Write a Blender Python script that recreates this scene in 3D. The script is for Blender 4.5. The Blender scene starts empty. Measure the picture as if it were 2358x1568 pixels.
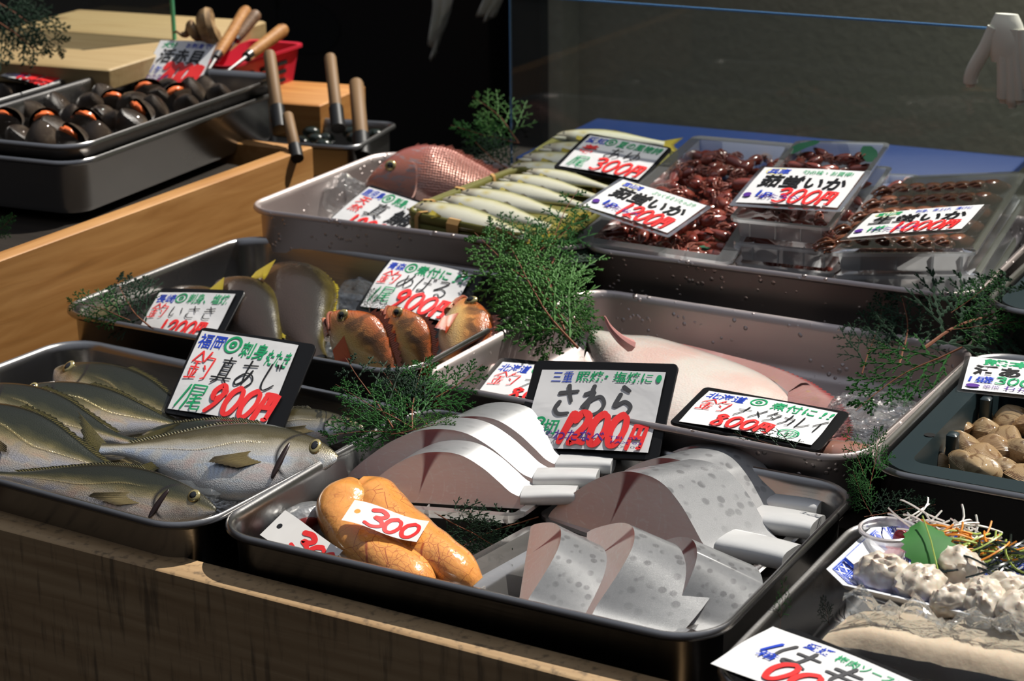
import bpy, math, random
from math import sin, cos, pi, radians as rad
from mathutils import Vector as V, Matrix, noise as nz
random.seed(7)
sc = bpy.context.scene
COL = sc.collection
# ------------------------------------------------------------------ camera (calibrated from the tray rims)
RM = Matrix(((0.8733146647983618, -0.14416570416522162, 0.4653361644988761),
             (0.48704396326571314, 0.27891730505695167, -0.8276432291666294),
             (-0.010472540016918608, 0.9494321390607572, 0.31379760869598883)))
CP = V((0.96031935, -1.18879012, 0.65596956)); FPX = 4600.4; CX, CY = 1179, 784
def at(u, v, z):
    d = RM @ V(((u-CX)/FPX, -(v-CY)/FPX, -1)); t = (z-CP.z)/d.z
    return CP + d*t
def at_y(u, v, y):
    d = RM @ V(((u-CX)/FPX, -(v-CY)/FPX, -1)); t = (y-CP.y)/d.y
    return CP + d*t
cd = bpy.data.cameras.new('camera'); cam = bpy.data.objects.new('camera', cd); COL.objects.link(cam)
cam.matrix_world = Matrix.Translation(CP) @ RM.to_4x4()
cd.sensor_width = 36; cd.lens = FPX/2358*36; cd.clip_start = .05; cd.clip_end = 50
cd.dof.use_dof = True; cd.dof.focus_distance = 1.72; cd.dof.aperture_fstop = 11
sc.camera = cam
# ------------------------------------------------------------------ node helper
class NT:
    def __init__(s, name, **kw):
        s.m = bpy.data.materials.new(name); s.m.use_nodes = True; s.t = s.m.node_tree
        s.b = s.t.nodes['Principled BSDF']; s.o = s.t.nodes['Material Output']
        if kw: s.set(**kw)
    def put(s, sock, v):
        if isinstance(v, bpy.types.NodeSocket): s.t.links.new(v, sock)
        elif isinstance(v, (tuple, list)) and len(v) == 3 and sock.type == 'RGBA': sock.default_value = (*v, 1)
        else: sock.default_value = v
    MAP = dict(color='Base Color', rough='Roughness', metal='Metallic', sss='Subsurface Weight', sr='Subsurface Radius',
               ss='Subsurface Scale', spec='Specular IOR Level', coat='Coat Weight', cr='Coat Roughness', trans='Transmission Weight',
               alpha='Alpha', normal='Normal', ior='IOR', sheen='Sheen Weight', emit='Emission Color', es='Emission Strength')
    def set(s, **kw):
        for k, v in kw.items(): s.put(s.b.inputs[s.MAP[k]], v)
        return s
    def n(s, t, ins=None, **kw):
        x = s.t.nodes.new('ShaderNode'+t)
        for k, v in kw.items(): setattr(x, k, v)
        for k, v in (ins or {}).items(): s.put(x.inputs[k], v)
        return x
    def uv(s): return s.n('TexCoord').outputs['UV']
    def ob(s): return s.n('TexCoord').outputs['Object']
    def geo(s): return s.n('NewGeometry').outputs['Position']
    def rnd(s): return s.n('ObjectInfo').outputs['Random']
    def sep(s, v): return s.n('SeparateXYZ', {0: v}).outputs
    def com(s, x, y, z=0.): return s.n('CombineXYZ', {0: x, 1: y, 2: z}).outputs[0]
    def vm(s, v, sc_=(1, 1, 1), loc=(0, 0, 0)): return s.n('Mapping', {'Vector': v, 'Scale': sc_, 'Location': loc}).outputs[0]
    def noise(s, vec, scale, det=3, dist=0., rough=.5): return s.n('TexNoise', {'Vector': vec, 'Scale': scale, 'Detail': det, 'Distortion': dist, 'Roughness': rough}).outputs[0]
    def vor(s, vec, scale, feature='F1', out=0, rnd=1.): return s.n('TexVoronoi', {'Vector': vec, 'Scale': scale, 'Randomness': rnd}, feature=feature).outputs[out]
    def wave(s, vec, scale, dist=0., det=2, kind='BANDS', dir_='X', ds=1.):
        x = s.n('TexWave', {'Vector': vec, 'Scale': scale, 'Distortion': dist, 'Detail': det, 'Detail Scale': ds}, wave_type=kind)
        if kind == 'BANDS': x.bands_direction = dir_
        else: x.rings_direction = dir_
        return x.outputs[1]
    def ramp(s, f, st, interp='LINEAR'):
        x = s.n('ValToRGB', {0: f}); r = x.color_ramp; r.interpolation = interp
        while len(r.elements) < len(st): r.elements.new(.5)
        for e, (p, c) in zip(r.elements, st):
            e.position = p; e.color = (*c, 1) if isinstance(c, tuple) else (c, c, c, 1)
        return x.outputs[0]
    def mix(s, f, a, b, blend='MIX'):
        x = s.n('Mix', data_type='RGBA', blend_type=blend)
        s.put(x.inputs[0], f); s.put(x.inputs[6], a); s.put(x.inputs[7], b); return x.outputs[2]
    def ma(s, op, a, b=0., c=0., clamp=False):
        x = s.n('Math', {0: a, 1: b, 2: c}, operation=op, use_clamp=clamp); return x.outputs[0]
    def step(s, v, lo, hi):
        return s.n('MapRange', {'Value': v, 'From Min': lo, 'From Max': hi}, interpolation_type='SMOOTHSTEP').outputs[0]
    def band(s, v, c, w):  # 1 at v=c, falls to 0 at +-w
        return s.ma('SUBTRACT', 1., s.ma('DIVIDE', s.ma('ABSOLUTE', s.ma('SUBTRACT', v, c)), w), clamp=True)
    def bump(s, h, st=.5, d=.002, nrm=None):
        i = {'Strength': st, 'Distance': d, 'Height': h}
        if nrm is not None: i['Normal'] = nrm
        return s.n('Bump', i).outputs[0]
    def film(s, tint=(1, 1, 1), opac=.1, milky=(.8, .8, .8), rough=.08, gl=1., bump=None):
        """thin clear sheet: see-through, some milkiness, glossy by fresnel"""
        T = s.n('BsdfTransparent', {0: tint}).outputs[0]
        D = s.n('BsdfDiffuse', {0: milky}); G = s.n('BsdfGlossy', {0: (gl, gl, gl), 'Roughness': rough})
        TL = s.n('BsdfTranslucent', {0: milky})
        F = s.n('LayerWeight', {0: .18})
        if bump is not None:
            for q in (G, F): s.put(q.inputs['Normal'], bump)
        DD = s.n('MixShader', {0: .62, 1: D.outputs[0], 2: TL.outputs[0]}).outputs[0]
        a = s.n('MixShader', {0: opac, 1: T, 2: DD}).outputs[0]
        fr = s.ma('MINIMUM', s.ma('ADD', F.outputs[0], .03), .7)
        r = s.n('MixShader', {0: fr, 1: a, 2: G.outputs[0]}).outputs[0]
        s.t.links.new(r, s.o.inputs[0]); return s.m
# ------------------------------------------------------------------ mesh builder
class MB:
    def __init__(s): s.v = []; s.f = []; s.u = []; s.mi = []
    def add(s, vs, fs, us=None, mi=0):
        o = len(s.v); s.v += [V(p) for p in vs]; s.u += list(us) if us else [(0, 0)]*len(vs)
        for f in fs: s.f.append([o+i for i in f]); s.mi.append(mi)
        return s
    def loft(s, rings, closed=True, c0=False, c1=False, mi=0, us=None, mis=None):
        n = len(rings[0]); m = len(rings); vs = [p for r in rings for p in r]; fs = []
        if us is None: us = [(i/(m-1), j/max(1, n-1)) for i in range(m) for j in range(n)]
        o = len(s.v); s.v += [V(p) for p in vs]; s.u += us
        for i in range(m-1):
            for j in range(n if closed else n-1):
                k = (j+1) % n
                s.f.append([o+i*n+j, o+(i+1)*n+j, o+(i+1)*n+k, o+i*n+k]); s.mi.append(mis[i] if mis else mi)
        if c0: s.f.append([o+j for j in range(n)]); s.mi.append(mi)
        if c1: s.f.append([o+(m-1)*n+j for j in reversed(range(n))]); s.mi.append(mi)
        return s
    def tube(s, pts, r, n=8, mi=0, caps=True):
        pts = [V(p) for p in pts]; m = len(pts); rr = r if isinstance(r, (list, tuple)) else [r]*m
        rings = []; prev = None
        for i, p in enumerate(pts):
            t = (pts[min(i+1, m-1)]-pts[max(i-1, 0)]).normalized()
            a = prev if prev is not None else (V((0, 0, 1)) if abs(t.z) < .9 else V((1, 0, 0)))
            a = (a-t*a.dot(t)).normalized(); prev = a; b = t.cross(a)
            rings.append([p+(a*cos(2*pi*j/n)+b*sin(2*pi*j/n))*rr[i] for j in range(n)])
        return s.loft(rings, True, caps, caps, mi)
    def box(s, c, d, M=None, mi=0, bev=0.):
        x, y, z = [q/2 for q in d]; c = V(c)
        if bev:
            R = [[V((px, py, zz))+c for px, py in rrect(2*x-2*ii, 2*y-2*ii, bev, 2)] for zz, ii in ((-z, bev*.7), (-z+bev*.7, 0), (z-bev*.7, 0), (z, bev*.7))]
            if M: R = [[M @ p for p in r] for r in R]
            return s.loft(R, True, True, True, mi)
        vs = [V((sx*x, sy*y, sz*z))+c for sx in (-1, 1) for sy in (-1, 1) for sz in (-1, 1)]
        if M: vs = [M @ p for p in vs]
        return s.add(vs, [(0, 1, 3, 2), (4, 6, 7, 5), (0, 4, 5, 1), (2, 3, 7, 6), (0, 2, 6, 4), (1, 5, 7, 3)],
                     [(p.x, p.y) for p in vs], mi)
    def ball(s, c, r, M=None, n=14, m=9, mi=0, fn=None):
        c = V(c); rx, ry, rz = r if isinstance(r, (tuple, list)) else (r, r, r); rings = []
        for i in range(m+1):
            a = pi*i/m; ring = []
            for j in range(n):
                b = 2*pi*j/n; d = V((sin(a)*cos(b), sin(a)*sin(b), cos(a)))
                k = fn(d) if fn else 1.
                p = V((d.x*rx, d.y*ry, d.z*rz))*k
                ring.append((M @ p if M else p)+c)
            rings.append(ring)
        return s.loft(rings, True, False, False, mi)
    def mesh(s, name, mats, sharp=40):
        me = bpy.data.meshes.new(name); me.from_pydata([tuple(p) for p in s.v], [], s.f)
        for m in (mats if isinstance(mats, (list, tuple)) else [mats]): me.materials.append(m)
        ul = me.uv_layers.new(name='UVMap')
        flat = []
        for l in me.loops: flat += s.u[l.vertex_index]
        ul.data.foreach_set('uv', flat)
        me.polygons.foreach_set('material_index', s.mi)
        me.polygons.foreach_set('use_smooth', [True]*len(me.polygons))
        me.validate(); me.update()
        try: me.set_sharp_from_angle(angle=rad(sharp))
        except Exception: pass
        return me
def rrect(w, d, r, n=6):
    r = max(min(r, w/2-1e-5, d/2-1e-5), 1e-5); out = []
    for k, (sx, sy) in enumerate(((1, 1), (-1, 1), (-1, -1), (1, -1))):
        for i in range(n+1):
            a = pi/2*(k+i/n); out.append((sx*(w/2-r)+r*cos(a), sy*(d/2-r)+r*sin(a)))
    return out
def ring(w, d, r, z, n=6): return [V((x, y, z)) for x, y in rrect(w, d, r, n)]
def cat(pts, k=6):
    """Catmull-Rom through points of any dimension"""
    P = [tuple(p) for p in pts]; n = len(P); out = []
    for i in range(n-1):
        a, b, c, d = P[max(i-1, 0)], P[i], P[i+1], P[min(i+2, n-1)]
        for j in range(k):
            t = j/k
            out.append(tuple(.5*(2*q+(r-p)*t+(2*p-5*q+4*r-s_)*t*t+(3*q-p-3*r+s_)*t**3) for p, q, r, s_ in zip(a, b, c, d)))
    out.append(P[-1]); return out
# ------------------------------------------------------------------ objects
def tag(o, label=None, cat_=None, group=None, kind=None):
    for k, v in (('label', label), ('category', cat_), ('group', group), ('kind', kind)):
        if v: o[k] = v
    return o
def thing(name, label, cat_, M=None, group=None):
    o = bpy.data.objects.new(name, None); COL.objects.link(o); o.empty_display_size = .02
    o.matrix_world = M if M is not None else Matrix.Identity(4)
    return tag(o, label, cat_, group)
def part(par, name, me, mats=None, M=None, label=None, kind=None):
    if isinstance(me, MB): me = me.mesh(name, mats)
    o = bpy.data.objects.new(name, me); COL.objects.link(o)
    if par is not None: o.parent = par
    if M is not None: o.matrix_local = M
    if label: o['label'] = label
    if kind: o['kind'] = kind
    return o
def single(name, me, mats, label, cat_, M=None, group=None, kind=None):
    if isinstance(me, MB): me = me.mesh(name, mats)
    o = bpy.data.objects.new(name, me); COL.objects.link(o)
    if M is not None: o.matrix_world = M
    return tag(o, label, cat_, group, kind)
def dup(o, M, label=None, group=None):
    def cp(x, par):
        c = x.copy(); COL.objects.link(c); c.parent = par
        for ch in [q for q in x.children]: cp(ch, c)
        return c
    c = cp(o, None); c.matrix_world = M
    if label: c['label'] = label
    if group: c['group'] = group
    return c
def cols(P, x, y, z, s=(1, 1, 1)):
    M = Matrix.Identity(4)
    for i, (a, k) in enumerate(((x, s[0]), (y, s[1]), (z, s[2]))):
        for j in range(3): M[j][i] = a[j]*k
    M.translation = P; return M
def lie(Ph, Pt, dorsal, depth=1., wide=1.):
    """frame of a fish: head at Ph, tail at Pt, dorsal side towards `dorsal`; unit length mesh scaled to fit"""
    X = Pt-Ph; L = X.length; X = X/L; Z = V(dorsal); Z = (Z-X*Z.dot(X)).normalized(); Y = Z.cross(X)
    return cols(Ph, X, Y, Z, (L, L*wide, L*depth))
def flat(P, yaw=0., pitch=0., roll=0., s=1.):
    from mathutils import Euler
    return Matrix.Translation(P) @ Euler((roll, pitch, yaw)).to_matrix().to_4x4() @ Matrix.Scale(s, 4)
# ------------------------------------------------------------------ materials
M_ = {}
def steel(name, base=(.45, .44, .43), wet=False, rough=.24):
    t = NT(name); o = t.ob()
    n1 = t.noise(o, 9, 4); n2 = t.noise(t.vm(o, (3, 60, 60)), 6, 3)
    c = t.mix(t.ma('MULTIPLY', n1, .6), base, tuple(k*.72 for k in base))
    b = t.bump(n2, .06, .001)
    if wet:
        vd = t.vor(o, 120); r = t.noise(o, 30, 2)
        dr = t.ma('MULTIPLY', t.step(vd, .32, .12), t.step(r, .5, .6))
        b = t.bump(dr, .9, .0018, b)
    t.set(color=c, metal=1., rough=t.ma('ADD', t.ma('MULTIPLY', n1, .16), rough-.06), normal=b)
    return t.m
M_['steel'] = steel('stainless_steel'); M_['steel_wet'] = steel('wet_steel', (.62, .55, .53), True, .45)
M_['steel_dk'] = steel('dull_steel', (.3, .3, .3), False, .35)
def plain(name, c, rough=.5, metal=0., **k):
    t = NT(name, color=c, rough=rough, metal=metal, **k); M_[name] = t.m; return t.m
plain('black_plastic', (.006, .006, .007), .38, spec=.3); plain('dark_eye', (.004, .004, .005), .08, coat=1.)
plain('gold_eye', (.5, .42, .2), .2, .6); plain('silver_eye', (.55, .55, .5), .2, .5); plain('red_gore', (.16, .012, .01), .25)
plain('dark_gore', (.02, .008, .007), .3); plain('orange_fin', (.85, .13, .02), .3, sss=.2, ss=.003)
plain('orange_meat', (.9, .2, .05), .3, coat=.4)
plain('red_basket', (.62, .03, .06), .4); plain('teal_plastic', (.02, .035, .04), .35)
plain('blue_board', (.008, .035, .15), .4); plain('peg_wood', (.25, .15, .07), .6)
plain('black_rubber', (.006, .006, .006), .5); plain('white_cloth', (.75, .75, .66), .9)
plain('ume', (.35, .02, .03), .25, coat=.6); plain('cup_plastic', (.72, .66, .66), .25, trans=.4)
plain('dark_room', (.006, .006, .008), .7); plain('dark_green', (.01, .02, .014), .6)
plain('hole', (.004, .004, .004), .9)
# paper with creases
t = NT('paper'); o = t.ob(); h = t.noise(o, 22, 3, .5)
t.set(color=t.mix(t.noise(o, 8), (.76, .76, .76), (.68, .68, .69)), rough=.6, normal=t.bump(h, .35, .004)); M_['paper'] = t.m
t = NT('white_card'); t.set(color=(.83, .83, .83), rough=.35); M_['white_card'] = t.m
t = NT('tag_paper'); o = t.ob(); st = t.step(t.noise(o, 60), .62, .72)
t.set(color=t.mix(t.ma('MULTIPLY', st, .25), (.82, .80, .77), (.5, .36, .2)), rough=.5); M_['tag'] = t.m
for k, c in dict(ink_blue=(.015, .06, .5), ink_green=(.01, .36, .14), ink_red=(.85, .035, .035), ink_black=(.006, .006, .007),
                 ink_purple=(.11, .03, .3), ink_yellow=(.85, .75, .12), ink_grey=(.07, .07, .075)).items(): plain(k, c, .45)
t = NT('laminate'); M_['laminate'] = t.film(opac=.12, rough=.05)
# wood
def wood(name, a, b, knot=(.12, .045, .015), sc_=1., axis=(1.5, 18, 18), dark=.0, rough=.55):
    t = NT(name); o = t.ob(); p = t.vm(o, tuple(k*sc_ for k in axis))
    n = t.noise(p, 3, 5, 1.2); w = t.wave(p, 1.2, 6, 3, dir_='Z'); f = t.ma('ADD', t.ma('MULTIPLY', n, .9), t.ma('MULTIPLY', w, .1))
    c = t.ramp(f, [(.3, a), (.62, b), (.8, tuple(k*.75 for k in b))])
    kn = t.vor(t.vm(o, (3.1*sc_, 3.1*sc_, 6*sc_)), 1.6); c = t.mix(t.step(kn, .12, .02), c, knot)
    if dark:
        s_ = t.step(t.noise(t.vm(o, (60, 60, 7)), 2, 4), .5, .72); c = t.mix(t.ma('MULTIPLY', s_, dark), c, (.03, .025, .02))
    t.set(color=c, rough=rough, normal=t.bump(n, .15, .002)); return t.m
M_['wood'] = wood('pine_wood', (.52, .275, .095), (.40, .19, .055), axis=(16, 1.6, 16))
M_['wood_front'] = wood('weathered_board', (.48, .33, .18), (.36, .23, .115), axis=(1.4, 16, 18), dark=.55, rough=.7)
M_['wood_block'] = wood('block_wood', (.6, .3, .09), (.5, .22, .06))
M_['wood_tan'] = wood('board_tan', (.46, .34, .17), (.4, .28, .13))
M_['handle'] = wood('handle_wood', (.5, .26, .09), (.38, .17, .05), sc_=3)
M_['handle_dk'] = wood('handle_worn', (.3, .18, .1), (.2, .12, .07), sc_=3)
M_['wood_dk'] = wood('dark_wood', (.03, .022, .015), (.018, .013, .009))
# wall
t = NT('grey_wall'); o = t.ob(); n = t.noise(o, 60, 4); t.set(color=t.mix(n, (.24, .24, .18), (.33, .325, .25)), rough=.85, normal=t.bump(n, .4, .004)); M_['wall'] = t.m
# fish skins: uv = (along body, 0 belly .. 1 back)
def skin(name, st, bands=None, metal=.35, rough=.3, sc_=1., spots=None, irid=0., post=None, coat=.7, bump=.3, scale=260):
    t = NT(name); u, v, _ = t.sep(t.uv()); o = t.ob()
    n = t.noise(t.vm(o, (sc_*3, sc_*8, sc_*8)), 4, 4)
    vv = t.ma('ADD', v, t.ma('MULTIPLY', t.ma('SUBTRACT', n, .5), .16))
    c = t.ramp(vv, st)
    if irid:
        nn = t.noise(t.vm(o, (4*sc_, 9*sc_, 9*sc_)), 2, 2, 1.)
        c = t.mix(t.ma('MULTIPLY', t.band(v, .3, .3), irid), c, t.ramp(nn, [(.35, (.85, .55, .45)), (.5, (.75, .75, .7)), (.62, (.4, .55, .8))]))
    hgt = t.vor(t.vm(o, (1, 1, 1)), scale)
    d = dict(t=t, u=u, v=v, o=o, c=c, h=hgt, n=n)
    if post: post(d)
    t.set(color=d['c'], metal=metal, rough=t.ma('ADD', t.ma('MULTIPLY', n, .2), rough-.1), normal=d.get('nrm') or t.bump(hgt, bump, .0012), coat=coat, cr=.07)
    M_[name] = t.m
def p_aji(d):
    t, u, v = d['t'], d['u'], d['v']
    bars = t.wave(t.com(u, v), 16, 1.2, 1); m = t.ma('MULTIPLY', t.band(v, .34, .2), t.band(u, .42, .22))
    d['c'] = t.mix(t.ma('MULTIPLY', t.ma('MULTIPLY', bars, m), .4), d['c'], (.14, .12, .07))
    sc_ = t.ma('MULTIPLY', t.band(v, t.ma('SUBTRACT', .66, t.ma('MULTIPLY', t.step(u, .35, .6), .16)), .022), t.step(u, .25, .4))
    d['c'] = t.mix(t.ma('MULTIPLY', sc_, .4), d['c'], (.5, .38, .16))
    tooth = t.wave(t.com(u, v), 45, 0, 0); d['nrm'] = t.bump(t.ma('MULTIPLY', sc_, tooth), .3, .008, t.bump(d['h'], .15, .01))
    g = t.ma('MULTIPLY', t.band(t.ma('ADD', u, t.ma('MULTIPLY', t.ma('POWER', t.ma('SUBTRACT', v, .5), 2.), .35)), .225, .014), t.step(v, .08, .2))
    d['c'] = t.mix(g, d['c'], (.02, .015, .012))
    hd = t.ma('MULTIPLY', t.step(u, .2, .12), t.noise(d['o'], 30, 3)); d['c'] = t.mix(t.ma('MULTIPLY', hd, .8), d['c'], (.1, .085, .05))
AJ = [(.06, (.62, .6, .56)), (.28, (.64, .54, .45)), (.42, (.56, .42, .25)), (.54, (.3, .24, .1)), (.63, (.1, .09, .035)), (.74, (.03, .033, .016)), (1., (.012, .015, .01))]
skin('aji_skin', AJ, irid=.35, post=p_aji, metal=.4, rough=.32)
skin('aji_silver', [(.05, (.7, .7, .68)), (.5, (.68, .66, .62)), (.64, (.52, .46, .34)), (.76, (.16, .13, .06)), (1., (.04, .04, .025))], irid=.5, post=p_aji, metal=.45, rough=.3)
skin('isaki_skin', [(.0, (.12, .1, .08)), (.3, (.085, .056, .042)), (.6, (.058, .038, .028)), (.88, (.03, .024, .016)), (1., (.09, .07, .012))], metal=.0, rough=.26, coat=.45, bump=.12, scale=200)
def p_meb(d):
    t, u, v = d['t'], d['u'], d['v']
    bl = t.noise(t.vm(d['o'], (5, 5, 5)), 1.1, 3, .6)
    m = t.ma('MULTIPLY', t.step(bl, .52, .62), t.step(v, .5, .72)); d['c'] = t.mix(t.ma('MULTIPLY', m, .7), d['c'], (.14, .06, .012))
    bar = t.step(t.wave(t.com(u, v), 1.6, 5, 2), .7, .95); d['c'] = t.mix(t.ma('MULTIPLY', t.ma('MULTIPLY', bar, t.step(v, .5, .75)), .6), d['c'], (.12, .05, .01))
    hd = t.step(u, .26, .12); d['c'] = t.mix(t.ma('MULTIPLY', hd, .42), d['c'], (.75, .17, .06))
    st = t.step(t.wave(t.vm(d['o'], (1, 1, 4)), 5, 3, 2, dir_='Z'), .6, .9); d['c'] = t.mix(t.ma('MULTIPLY', t.ma('MULTIPLY', hd, st), .4), d['c'], (.85, .4, .22))
skin('mebaru_skin', [(.0, (.88, .74, .62)), (.25, (.88, .68, .38)), (.5, (.85, .55, .19)), (.68, (.74, .33, .08)), (.86, (.5, .15, .03)), (1., (.42, .1, .025))], post=p_meb, metal=.0, rough=.24, coat=1., bump=.3, scale=120)
def p_tai(d):
    t, u, v = d['t'], d['u'], d['v']
    sc_ = t.vor(t.com(t.ma('MULTIPLY', u, 60.), t.ma('MULTIPLY', v, 26.)), 1., rnd=.25)
    k = t.step(u, .3, .42); d['c'] = t.mix(t.ma('MULTIPLY', k, t.step(sc_, .25, .6)), d['c'], (.72, .4, .32))
    hd = t.step(t.noise(t.vm(d['o'], (6, 6, 14)), 2, 3, .8), .52, .62); d['c'] = t.mix(t.ma('MULTIPLY', t.ma('SUBTRACT', 1., k), t.ma('MULTIPLY', hd, .7)), d['c'], (.42, .36, .36))
    d['nrm'] = t.bump(t.ma('MULTIPLY', sc_, k), .5, .006)
skin('tai_skin', [(.0, (.75, .5, .45)), (.3, (.74, .36, .27)), (.7, (.64, .21, .13)), (1., (.4, .13, .12))], post=p_tai, metal=.15, rough=.28, coat=.8)
def p_ayu(d):
    t, u, v = d['t'], d['u'], d['v']
    y = t.ma('MULTIPLY', t.band(u, .25, .06), t.band(v, .55, .2)); d['c'] = t.mix(t.ma('MULTIPLY', y, .7), d['c'], (.7, .55, .06))
    hd = t.step(u, .19, .1); d['c'] = t.mix(t.ma('MULTIPLY', hd, .55), d['c'], (.45, .36, .24))
skin('ayu_skin', [(.0, (.86, .84, .72)), (.6, (.86, .84, .66)), (.78, (.74, .7, .42)), (.9, (.36, .36, .17)), (1., (.12, .13, .06))], post=p_ayu, metal=.12, rough=.3, coat=.6, bump=.12)
# flounder underside
t = NT('flounder_skin'); u, v, _ = t.sep(t.uv()); o = t.ob(); n = t.noise(o, 14, 4)
c = t.mix(t.step(n, .45, .72), (.72, .66, .6), (.72, .53, .47)); c = t.mix(t.step(v, .8, .97), c, (.72, .44, .42))
t.set(color=c, rough=.28, sss=.25, ss=.006, sr=(1, .4, .3), coat=.8, normal=t.bump(t.vor(o, 420), .25, .0012)); M_['flounder'] = t.m
t = NT('flounder_fin'); u, v, _ = t.sep(t.uv()); w = t.wave(t.com(u, v), 22, .4, 1)
c = t.mix(w, (.45, .2, .18), (.72, .45, .42)); c = t.mix(t.step(v, .75, 1.), c, (.42, .05, .05)); c = t.mix(t.step(t.noise(t.ob(), 40), .64, .74), c, (.55, .36, .18))
t.set(color=c, rough=.3, sss=.2, ss=.004, coat=.8, normal=t.bump(w, .6, .003)); M_['flounder_fin'] = t.m
# fins
def fin_mat(name, a, b, alpha=1., n=14):
    t = NT(name); u, v, _ = t.sep(t.uv()); w = t.wave(t.com(u, v), n, .5, 1)
    c = t.mix(w, a, b); c = t.mix(t.step(v, .6, 1.), c, tuple(k*.6 for k in a))
    t.set(color=c, rough=.35, alpha=alpha, coat=.4, normal=t.bump(w, .5, .003)); M_[name] = t.m
fin_mat('fin_olive', (.05, .045, .012), (.16, .13, .035)); fin_mat('fin_amber', (.12, .085, .03), (.32, .25, .1)); fin_mat('fin_pink', (.45, .13, .08), (.6, .26, .18))
fin_mat('fin_yellow', (.5, .38, .02), (.6, .5, .06)); fin_mat('fin_grey', (.1, .08, .05), (.3, .25, .17)); fin_mat('fin_orange', (.75, .06, .012), (.85, .22, .03))
# mackerel fillet
def p_saw(amount):
    def f(d):
        t, u, v = d['t'], d['u'], d['v']
        dk = t.step(v, .8, .35); d['c'] = t.mix(t.ma('MULTIPLY', dk, .35+.5*amount), d['c'], (.12, .125, .13))
        sp = t.vor(t.vm(d['o'], (14., 6., 4.8)), 1.); m = t.ma('MULTIPLY', t.step(sp, .4, .25), t.ma('MULTIPLY', t.step(v, .95, .6), t.ma('MULTIPLY', amount, t.step(t.noise(d['o'], 3.5, 2), .34, .54))))
        d['c'] = t.mix(m, d['c'], (.12, .12, .125))
        st = t.noise(t.vm(d['o'], (5, 90, 5)), 3, 3); d['c'] = t.mix(t.ma('MULTIPLY', t.step(st, .55, .7), .25), d['c'], (.45, .43, .42))
    return f
SV = [(.0, (.42, .43, .44)), (1., (.56, .56, .56))]
skin('sawara_skin', [(.0, (.27, .28, .29)), (1., (.52, .52, .52))], post=p_saw(.72), metal=.2, rough=.36, coat=.3, bump=.35, scale=300)
skin('sawara_flap', [(.0, (.6, .6, .6)), (1., (.72, .72, .71))], metal=.2, rough=.36, coat=.4, bump=.2, scale=300)
skin('sawara_pale', SV, post=p_saw(.15), metal=.4, rough=.34, coat=.5, bump=.2, scale=300)
t = NT('fish_flesh'); u, v, _ = t.sep(t.uv())          # u across the slice (0 back .. 1 belly), v height
def arcs(cx, sc_): 
    r = t.ma('SQRT', t.ma('ADD', t.ma('POWER', t.ma('SUBTRACT', u, cx), 2.), t.ma('MULTIPLY', t.ma('POWER', t.ma('SUBTRACT', v, .3), 2.), .12)))
    return t.step(t.ma('SINE', t.ma('MULTIPLY', r, sc_)), .86, 1.)
n = t.noise(t.ob(), 24, 3, .6)
c = t.mix(n, (.84, .6, .53), (.88, .72, .65)); c = t.mix(t.ma('MULTIPLY', t.band(v, .1, .5), .3), c, (.6, .33, .29))
a = t.ma('MULTIPLY', t.ma('ADD', arcs(.24, 95), t.ma('MULTIPLY', arcs(.56, 60), t.step(u, .42, .5)), clamp=True), t.step(u, .82, .6))
c = t.mix(t.ma('MULTIPLY', a, t.ma('MULTIPLY', t.step(n, .4, .6), .4)), c, (.9, .8, .74))
bl = t.ma('MULTIPLY', t.step(t.ma('ABSOLUTE', t.ma('SUBTRACT', u, t.ma('SUBTRACT', .43, t.ma('MULTIPLY', t.ma('SUBTRACT', 1., v), .07)))), t.ma('ADD', .006, t.ma('MULTIPLY', t.ma('POWER', v, 3.), .075)), t.ma('MULTIPLY', t.ma('POWER', v, 3.), .03)), t.step(v, .12, .4))
c = t.mix(t.ma('MULTIPLY', bl, .9), c, t.mix(n, (.3, .05, .045), (.2, .03, .04)))
c = t.mix(t.ma('MULTIPLY', t.step(v, .9, 1.), .5), c, (.5, .15, .12))
t.set(color=c, rough=.26, sss=.3, ss=.008, sr=(1, .35, .25), coat=.5, cr=.15); M_['flesh'] = t.m
# roe
t = NT('roe_skin'); o = t.ob(); n = t.noise(o, 20, 4)
dst = t.n('VectorMath', {0: o, 1: t.n('TexNoise', {'Vector': o, 'Scale': 30., 'Detail': 2.}).outputs[1]}, operation='MULTIPLY_ADD')
t.put(dst.inputs[2], o)
u, v, _ = t.sep(t.uv()); pv = t.com(t.ma('ADD', t.ma('MULTIPLY', u, 13.), t.ma('MULTIPLY', n, 1.4)), t.ma('ADD', t.ma('MULTIPLY', v, 9.), n))
e1 = t.vor(pv, 1., 'DISTANCE_TO_EDGE'); e2 = t.vor(pv, 2.7, 'DISTANCE_TO_EDGE')
ve = t.ma('MAXIMUM', t.ma('MULTIPLY', t.step(e1, .022, .002), t.step(n, .38, .5)), t.ma('MULTIPLY', t.step(e2, .045, .01), t.ma('MULTIPLY', t.step(n, .46, .6), .7)))
c = t.mix(n, (.8, .33, .075), (.84, .42, .13)); c = t.mix(t.ma('MULTIPLY', ve, .8), c, (.35, .04, .03))
c = t.mix(t.ma('MULTIPLY', t.band(v, t.ma('ADD', .25, t.ma('MULTIPLY', t.ma('SUBTRACT', n, .5), .1)), .012), t.step(u, .6, .1)), c, (.3, .03, .04))
t.set(color=c, rough=.22, sss=.35, ss=.008, sr=(1, .4, .15), coat=.8, cr=.08, normal=t.bump(t.noise(o, 90, 3), .45, .003)); M_['roe'] = t.m
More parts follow.
